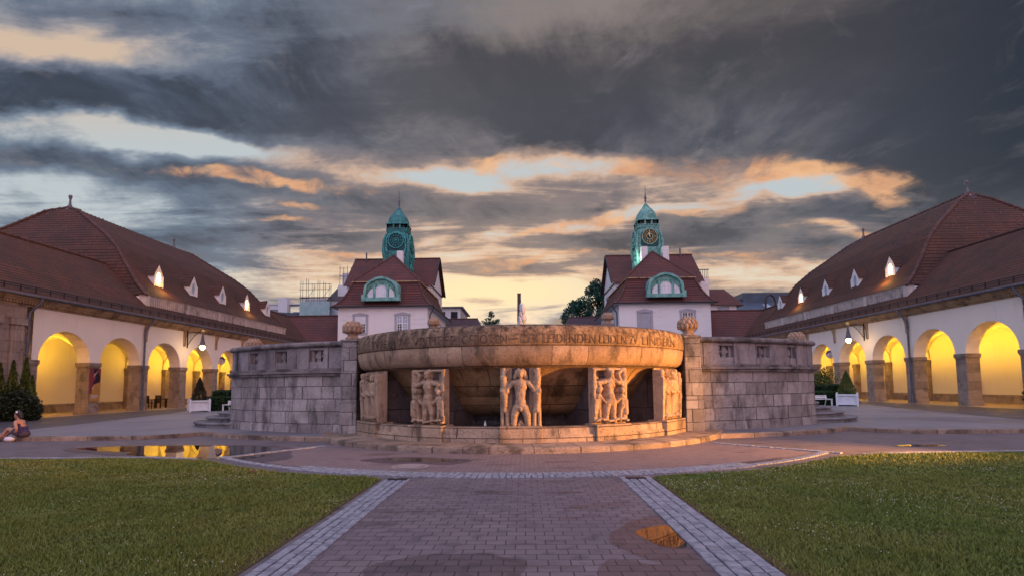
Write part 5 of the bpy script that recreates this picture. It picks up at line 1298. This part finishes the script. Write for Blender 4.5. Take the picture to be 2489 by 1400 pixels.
def chair(label):
    t=thing('wooden_chair',label,'chair',(0,0,.14),'wooden chairs under the left arcade'); m=MB()
    for k in range(5): m.box(-.24,.24,-.24+k*.1,-.16+k*.1,.42,.45)
    m.build('seat',WOOD,t,True)
    m=MB(); m.box(-.26,.26,.23,.27,.95,1.02)
    for k in range(6): m.box(-.23+k*.085,-.18+k*.085,.235,.26,.45,.95)
    m.build('backrest',WOOD,t,True)
    for i in (-1,1):
        for j in (-1,1): m=MB(); m.box(i*.24-.025,i*.24+.025,j*.23-.025,j*.23+.025,0,1.0 if j>0 else .65); m.build('leg',WOOD,t,True)
        m=MB(); m.box(i*.25-.035,i*.25+.035,-.28,.25,.65,.68); m.build('armrest',WOOD,t,True)
    return t
c=chair('dark wooden armchair at the near side of the table, nearest the downpipe'); c.location=(-29.3,40.9,.14); c.rotation_euler.z=rad(100)
dup(c,(-29.25,42.0,.14),rad(170),'dark wooden armchair seen in front of the table middle'); dup(c,(-29.9,44.0,.14),rad(-70),'dark wooden armchair at the far side of the table, nearest the next pier')
t=thing('wooden_table','dark wooden table between the chairs under the left arcade','table',(-30.0,42.5,.14)); m=MB(); m.box(-.5,.5,-.8,.8,.70,.74); m.build('table_top',WOOD,t,True)
for i in (-1,1):
    for j in (-1,1): m=MB(); m.box(i*.42-.03,i*.42+.03,j*.7-.03,j*.7+.03,0,.7); m.build('leg',WOOD,t,True)
m=MB(); m.lathe([(.001,.010),(.26,.010),(.28,.012)],(-2.42,11.25),0,2*PI,32); m.lathe([(.30,.009),(.40,.009)],(-2.42,11.25),0,2*PI,32)
tag(m.build('manhole_cover',mat_plain('cast_iron_cover',(.30,.25,.26),(.22,.18,.19),.6,18,bump=.4)),'pale round manhole cover in the paving before the fountain','manhole cover')
for x,y in ((-2.3,9.63),(1.98,9.63)): 
    m=MB(); m.box(x-.18,x+.18,y-.09,y+.09,.004,.030)
    for k in range(6): m.box(x-.15+k*.055,x-.125+k*.055,y-.07,y+.07,.0301,.034)
    tag(m.build('drain_grate',IRON),'iron drain grate at the %s end of the sett strip'%('left' if x<0 else 'right'),'drain')

# ------------------------------------------------------------------ seated person
SKIN=mat_plain('skin',(.42,.22,.15),(.36,.18,.12),.55,8); HAIR=mat_plain('black_hair',(.012,.011,.013),None,.45,20,.4,.2); TOP=mat_plain('purple_top',(.055,.035,.12),(.02,.018,.05),.8,14); SHORTS=mat_plain('dark_shorts',(.045,.035,.055),(.07,.05,.075),.85,30); SHOE=mat_plain('dark_shoe',(.03,.025,.03),None,.6)
def skin_mesh(name,nodes,edges,mat,parent,sub=2,root=0):
    me=bpy.data.meshes.new(name); me.from_pydata([n[:3] for n in nodes],edges,[]); o=bpy.data.objects.new(name,me); COL.objects.link(o)
    sk=o.modifiers.new('skin','SKIN'); sv=me.skin_vertices[0].data
    for i,n in enumerate(nodes): sv[i].radius=(n[3],n[4] if len(n)>4 else n[3]); sv[i].use_root=(i==root)
    sb=o.modifiers.new('sub','SUBSURF'); sb.levels=sub; sb.render_levels=sub
    bpy.context.view_layer.update(); dg=bpy.context.evaluated_depsgraph_get(); nm=bpy.data.meshes.new_from_object(o.evaluated_get(dg)); bpy.data.objects.remove(o)
    for p in nm.polygons: p.use_smooth=True
    nm.materials.clear(); return link(name,nm,mat,parent,True)
per=thing('person','person in purple top and dark shorts sitting on the left kerb, hand to face','person',(-16.72,17.40,.136))
# local frame: facing -x (towards the left), seated at the origin
N=[(.0,0,.10,.125,.15),(-.06,0,.28,.10,.14),(-.12,0,.44,.105,.155),(-.16,0,.54,.07,.10),(-.19,0,.60,.045),(-.215,0,.66,.05),
   (-.13,-.19,.52,.055),(.02,-.27,.30,.042),(-.03,-.22,.20,.036),(-.24,-.12,.17,.030),             # near arm resting on the lap
   (-.17,.17,.52,.055),(-.36,.17,.32,.042),(-.33,.08,.52,.032),(-.315,.055,.575,.026),               # far arm up to the face
   (-.02,-.10,.10,.095),(-.40,-.11,.29,.072),(-.60,-.12,.06,.05),(-.70,-.12,-.055,.038),(-.84,-.13,-.10,.036),
   (-.02,.10,.10,.095),(-.46,.12,.27,.072),(-.72,.14,.04,.05),(-.83,.15,-.06,.038),(-.97,.16,-.10,.036)]
Ed=[(0,1),(1,2),(2,3),(3,4),(4,5),(2,6),(6,7),(7,8),(8,9),(2,10),(10,11),(11,12),(12,13),(0,14),(14,15),(15,16),(16,17),(17,18),(0,19),(19,20),(20,21),(21,22),(22,23)]
skin_mesh('body',N,Ed,SKIN,per)
def fingers(base,d,side,L):
    d=Vector(d).normalized(); sd=Vector(side).normalized(); nb=[];ne=[]
    b0=Vector(base); nb.append((*b0,.018)); 
    for k in range(4):
        a=b0+d*.045+sd*(k-1.5)*.017; t1=a+d*L*(.5+.06*(k in(1,2))); t2=t1+(d*.5+sd.cross(d)*.8)*L*.4
        i=len(nb); nb+=[(*a,.0095),(*t1,.0085),(*t2,.007)]; ne+=[(0,i),(i,i+1),(i+1,i+2)]
    i=len(nb); nb+=[(*(b0+sd*-.03+d*.02),.010),(*(b0+sd*-.05+d*.055),.008)]; ne+=[(0,i),(i,i+1)]
    return nb,ne
for base,d,sd_ in (((-.31,.05,.585),(.25,-.25,1),(1,.3,0)),((-.26,-.11,.17),(-1,.2,-.25),(0,1,.2))):
    nb,ne=fingers(base,d,sd_,.045); skin_mesh('hand',nb,ne,SKIN,per,1)
m=MB(); m.blob((-.235,0,.745),(.092,.075,.115),14,10); m.blob((-.325,0,.735),(.022,.016,.024),8,6); m.blob((-.30,0,.675),(.04,.045,.035),8,6); m.blob((-.225,-.075,.74),(.02,.012,.03),6,5); m.build('head',SKIN,per,True)
m=MB(); m.blob((-.322,-.03,.755),(.008,.012,.008),6,5); m.blob((-.322,.03,.755),(.008,.012,.008),6,5); m.build('eye',HAIR,per,True)
m=MB(); m.blob((-.205,0,.785),(.105,.09,.105),14,9,.05); m.blob((-.135,0,.735),(.07,.08,.10),12,8,.06); m.blob((-.10,0,.66),(.05,.065,.08),10,7,.1); m.build('hair',HAIR,per,True)
m=MB(); m.box(-.215,-.155,-.095,-.085,.80,.86); m.build('hair_clip',WHITE,per,True)
m=MB(); m.blob((-.005,0,.16),(.155,.185,.11),16,9); m.blob((-.055,0,.27),(.140,.18,.13),16,9); m.blob((-.115,0,.385),(.140,.19,.125),16,9); m.build('top',TOP,per,True)
m=MB(); m.tube([(-.17,-.10,.47),(-.15,-.115,.555),(-.05,-.10,.50)],.012,5); m.tube([(-.2,.10,.47),(-.17,.115,.555),(-.06,.10,.50)],.012,5); m.build('strap',TOP,per,True)
m=MB(); m.blob((.02,0,.10),(.165,.185,.125),14,9)
for sg in (-1,1): m.tube([(-.02,sg*.10,.115),(-.12,sg*.104,.155),(-.23,sg*.11,.195)],[.118,.112,.104],12)
m.build('shorts',SHORTS,per,True)
for x,y in ((-.78,-.125),(-.91,.155)):
    m=MB(); m.blob((x,y,-.095),(.135,.05,.042),12,7); m.box(x-.13,x+.12,y-.045,y+.045,-.134,-.118); m.build('shoe',SHOE,per,True)
m=MB(); m.blob((-16.95,17.16,.09),(.16,.11,.085),12,8,.25,3); tag(m.build('plastic_bag',SIGNW),"crumpled pale bag on the ground at the seated person's feet",'bag')

# ------------------------------------------------------------------ trees and far buildings
def tree(name,loc,h,crown,label,n,sz,mt,seed,droop=0.0,trunk=True):
    rt=thing(name,label,'tree',loc); rr=random.Random(seed); m=MB(); L=[]
    m.tube([(loc[0],loc[1],loc[2]),(loc[0]+.1,loc[1],loc[2]+h*.5),(loc[0]-.1,loc[1],loc[2]+h*.92)],[h*.022,h*.014,h*.004],7)
    K=42
    for k in range(K):
        z=h*rr.uniform(.28,1.0); f=(z/h-.28)/.72; prof=math.sin(PI*min(1,f*.93+.10))**.75; a=rr.random()*2*PI; q=crown*prof*rr.uniform(.35,1.0)
        p=Vector((loc[0]+q*math.cos(a),loc[1]+q*math.sin(a),loc[2]+z)); m.tube([(loc[0],loc[1],loc[2]+z*.86),tuple((p+Vector((loc[0],loc[1],loc[2]+z)))/2+Vector((0,0,.1))),tuple(p)],[h*.008,h*.005,h*.002],4,False)
        s_=crown*rr.uniform(.20,.36); L.append(ell_pts(n//K,p,(s_,s_,s_*(.75+droop)),.2)-np.array([0,0,droop*s_*.6]))
    m.build('trunk',BARK,rt); leaves('crown',np.concatenate(L),sz,mt,rt)
tree('birch_tree',(14.2,100,8),13.2,4.0,'tall dark green birch rising beside the right lodge',9000,.42,TREEL,3,.5)
tree('birch_tree',(10.3,101,8),9.6,3.2,'lower dark green tree left of the tall birch',5500,.40,TREEL,4,.3)
tree('bush_tree',(8.0,98,9),6.3,1.6,'thin small tree at the left foot of the birches',1100,.30,TREEL,6,.0)
tree('bush_tree',(-6.0,98,9),6.4,1.8,'small thin tree right of the left low wing roof',1600,.30,TREEL,7,.0)
for s,lab in ((-1,'left'),(1,'right')):
    r=thing('low_building',f'low dark-roofed building in the gap beside the {lab} lodge','building',(s*10,93,0)); m=MB(s)
    m.add([(6.6,90,10.6),(18,90,10.6),(18,92.6,13.45),(8.0,92.6,13.45)],[(0,1,2,3)]); m.add([(8.0,92.6,13.45),(18,92.6,13.45),(18,96,10.6),(6.6,96,10.6)],[(0,1,2,3)]); m.add([(6.6,90,10.6),(8,92.6,13.45),(6.6,96,10.6)],[(0,1,2)])
    rf=m.build('roof',mat_plain('far_roof',(.075,.05,.06),(.055,.04,.05),.85,1.5),r); m=MB(s); tiles_along(m,(8,92.6,13.46),(18,92.6,13.46),.6,.12); o=m.build('ridge_tiles',RIDGE); o.parent=rf
    m=MB(s); m.box(7,18,90.5,95.5,0,10.7); m.build('wall',FARW,r)
CHIM=mat_stone('chimney_brick',(.13,.10,.10),(.09,.07,.075),(.03,.025,.03),joints=(.6,.3,0))
m=MB(); m.taper(-1.4,200,0,36.2,1.25,1.25,.66,.66); m.box(-2.12,-.68,199.3,200.7,36.2,36.6); tag(m.build('factory_chimney',CHIM),'tall tapering brick chimney against the bright horizon','chimney')
r=thing('white_house','pale flat-roofed house behind the left lodge, right of its gable','building',(-15,112,0)); m=MB(); m.box(-19,-13.2,110,124,0,18.0); m.build('wall',FARW,r)
m=MB(); m.box(-19.5,-12.6,109.4,124.6,18.0,18.25); m.build('roof',ZINC,r)
for k in range(4): m=MB(); m.box(-13.22,-13.15,111.5+k*3,113.2+k*3,15.6,17.2); m.build('window',GLASS_D,r)
for k in range(2): m=MB(); m.box(-17.8+k*2.6,-16.4+k*2.6,109.93,110.02,15.4,17.2); m.build('window',GLASS_D,r)
r=thing('annex','small white annex with steep roof right of the right lodge','building',(29,81,0)); m=MB(); m.box(22,32.0,79,86,0,13.6); m.build('wall',LODGEW,r)
m=MB(); m.add([(22,78.4,13.5),(33.0,78.4,13.2),(31.6,82.5,16.3),(22,82.5,16.3)],[(0,1,2,3)]); m.add([(33.0,78.4,13.2),(33,86.6,13.2),(31.6,82.5,16.3)],[(0,1,2)]); m.build('roof',TILE2,r)
m=MB(); m.box(29.2,30.9,78.94,79.03,11.6,13.1); w_=m.build('window',SHUTTER,r); m=MB(); m.box(29.4,30.7,78.9,78.939,11.6,12.95); o=m.build('pane',GLASS_B); o.parent=w_
m=MB(); m.box(27.0,28.4,80,81.4,13,17.6); ch=m.build('chimney',LODGEW,r); m=MB()
for k in range(6): m.tube([(27.05+k*.26,80.1,17.6),(27.05+k*.26,80.1,18.9)],.04,4)
m.box(26.9,28.5,79.95,80.2,18.9,19.0); o=m.build('cage',ZINC); o.parent=ch
BLUEW=mat_plain('blue_roof',(.055,.085,.13),(.04,.065,.10),.6,.6); 
r=thing('blue_building','dark blue modern building beyond the right wing roof','building',(50,120,0)); m=MB(); m.box(41.5,62,118,135,0,17.4); m.build('wall',BLUEW,r)
m=MB(); m.add([(40.5,117,17.3),(63,117,17.3),(63,124,21.2),(45,124,21.2)],[(0,1,2,3)]); m.add([(40.5,117,17.3),(45,124,21.2),(40.5,132,17.3)],[(0,1,2)]); m.box(51,63,122,130,19,22.4); m.build('roof',BLUEW,r)
for k,(x,z) in enumerate(((47.6,19.2),(55.6,19.0),(60,19.6))): m=MB(); m.add([(x-.8,117+(z-.7-17.3)*1.795-.05,z-.7),(x+.8,117+(z-.7-17.3)*1.795-.05,z-.7),(x+.7,117+(z+.6-17.3)*1.795-.05,z+.6),(x-.6,117+(z+.6-17.3)*1.795-.05,z+.6)],[(0,1,2,3)]); m.build('skylight',GLASS_B,r)
m=MB(); m.tube([(40.5,88,0),(40.5,88,15.2),(40.7,88,15.9),(41.3,88,16.3),(41.9,88,15.9),(42.1,88,15.0),(42.1,88,14.0)],.18,8); m.lathe([(.2,12.8),(.5,13.0),(.45,13.6),(.15,14.2)],(42.1,88),0,2*PI,10); tag(m.build('street_lamp',IRON),'dark hooked street lamp standing beyond the right wing roof','street lamp')
# scaffolded house at the left
NET=mat_plain('scaffold_net',(.22,.36,.37),(.30,.42,.44),.8,1.2)
r=thing('scaffolded_house','pale house wrapped in scaffolding left of the left lodge','building',(-37,98,0)); m=MB(); m.box(-40.5,-29.5,96,106,0,18.0); m.build('wall',FARW,r)
m=MB(); m.add([(-36.3,95.6,17.6),(-29.5,95.6,17.6),(-29.5,99,21.0),(-35.0,99,21.0)],[(0,1,2,3)]); m.add([(-36.3,95.6,17.6),(-35,99,21),(-36.3,104,17.6)],[(0,1,2)]); m.build('roof',mat_plain('dark_slate',(.05,.055,.065),(.08,.055,.06),.8,1.4),r)
for k in range(3): m=MB(); m.box(-38.8+k*3.1,-37.2+k*3.1,95.93,96.03,14.2,16.8); m.build('window',GLASS_B,r)
r=thing('scaffold','thin metal scaffolding with blue-green netting around the pale house','scaffold',(-38,95,0)); m=MB()
for k in range(6):
    for yq in (94.4,95.3): m.tube([(-40.6+k*1.05,yq,0),(-40.6+k*1.05,yq,21.2-.35*(k%3)+(.6 if k==1 else 0))],.045,4)
for z in (12,14,16,18,19.4,20.4): m.tube([(-40.9,94.4,z),(-35,94.4,z)],.045,4)
for k in range(4): m.tube([(-40.6+k*1.4,94.4,16+(k%2)*2),(-39.2+k*1.4,94.4,18+(k%2)*2)],.035,4)
for z in (14,16,18): m.box(-40.9,-35,94.4,95.3,z-.06,z)
m.build('poles',ZINC,r); m=MB(); m.box(-40.7,-35.2,94.30,94.33,13.9,17.2); m.build('netting',NET,r)
r=thing('flat_roof_house','grey flat-roofed house with a chimney far left of the lodge','building',(-49,104,0)); m=MB(); m.box(-60,-43,104,114,0,16.6); m.build('wall',BLUEW,r)
m=MB(); m.add([(-61,103,16.5),(-47,103,15.2),(-49.5,108,18.1),(-61,108,18.1)],[(0,1,2,3)]); m.build('roof',ZINC,r); m=MB(); m.box(-50.2,-48.3,106,107.5,15,20.0); m.build('chimney',FARW,r); m=MB(); m.box(-54,-50.3,107,109,17,18.7); m.box(-54.8,-46.0,106.8,109.5,18.7,18.85); m.box(-47.9,-43.4,108,111,15,17.4); m.build('upper_storey',FARW,r)
r=thing('antenna_house','white house part with rooftop railing behind the left lodge roof','building',(-30,97,0)); m=MB(); m.box(-34.5,-27,96.5,104,0,20.6); m.box(-33.9,-31.5,97,99,20.6,22.9); m.build('wall',FARW,r)
m=MB(); 
for k in range(6): m.tube([(-34.2+k*.7,96.6,20.6),(-34.2+k*.7,96.6,24.2-.3*(k%2))],.05,4)
m.box(-34.3,-29,96.55,96.65,22.2,22.3); m.build('railing',ZINC,r)
m=MB()
rr=random.Random(12)
m.add([(-3.02,8.0,.012),(-2.96,8.03,.03),(-2.94,7.95,.02)],[(0,1,2)])
BL=mat_plain('dry_leaf',(.14,.06,.03),None,.8)
for x,y,lab in ((-5.35,10.35,'curled brown leaf on the left lawn'),):
    m=MB(); m.add([(x-.09,y,.05),(x,y-.06,.07),(x+.10,y+.01,.06),(x+.02,y+.07,.10)],[(0,1,2),(0,2,3)]); tag(m.build('dry_leaf',BL),lab,'leaf')
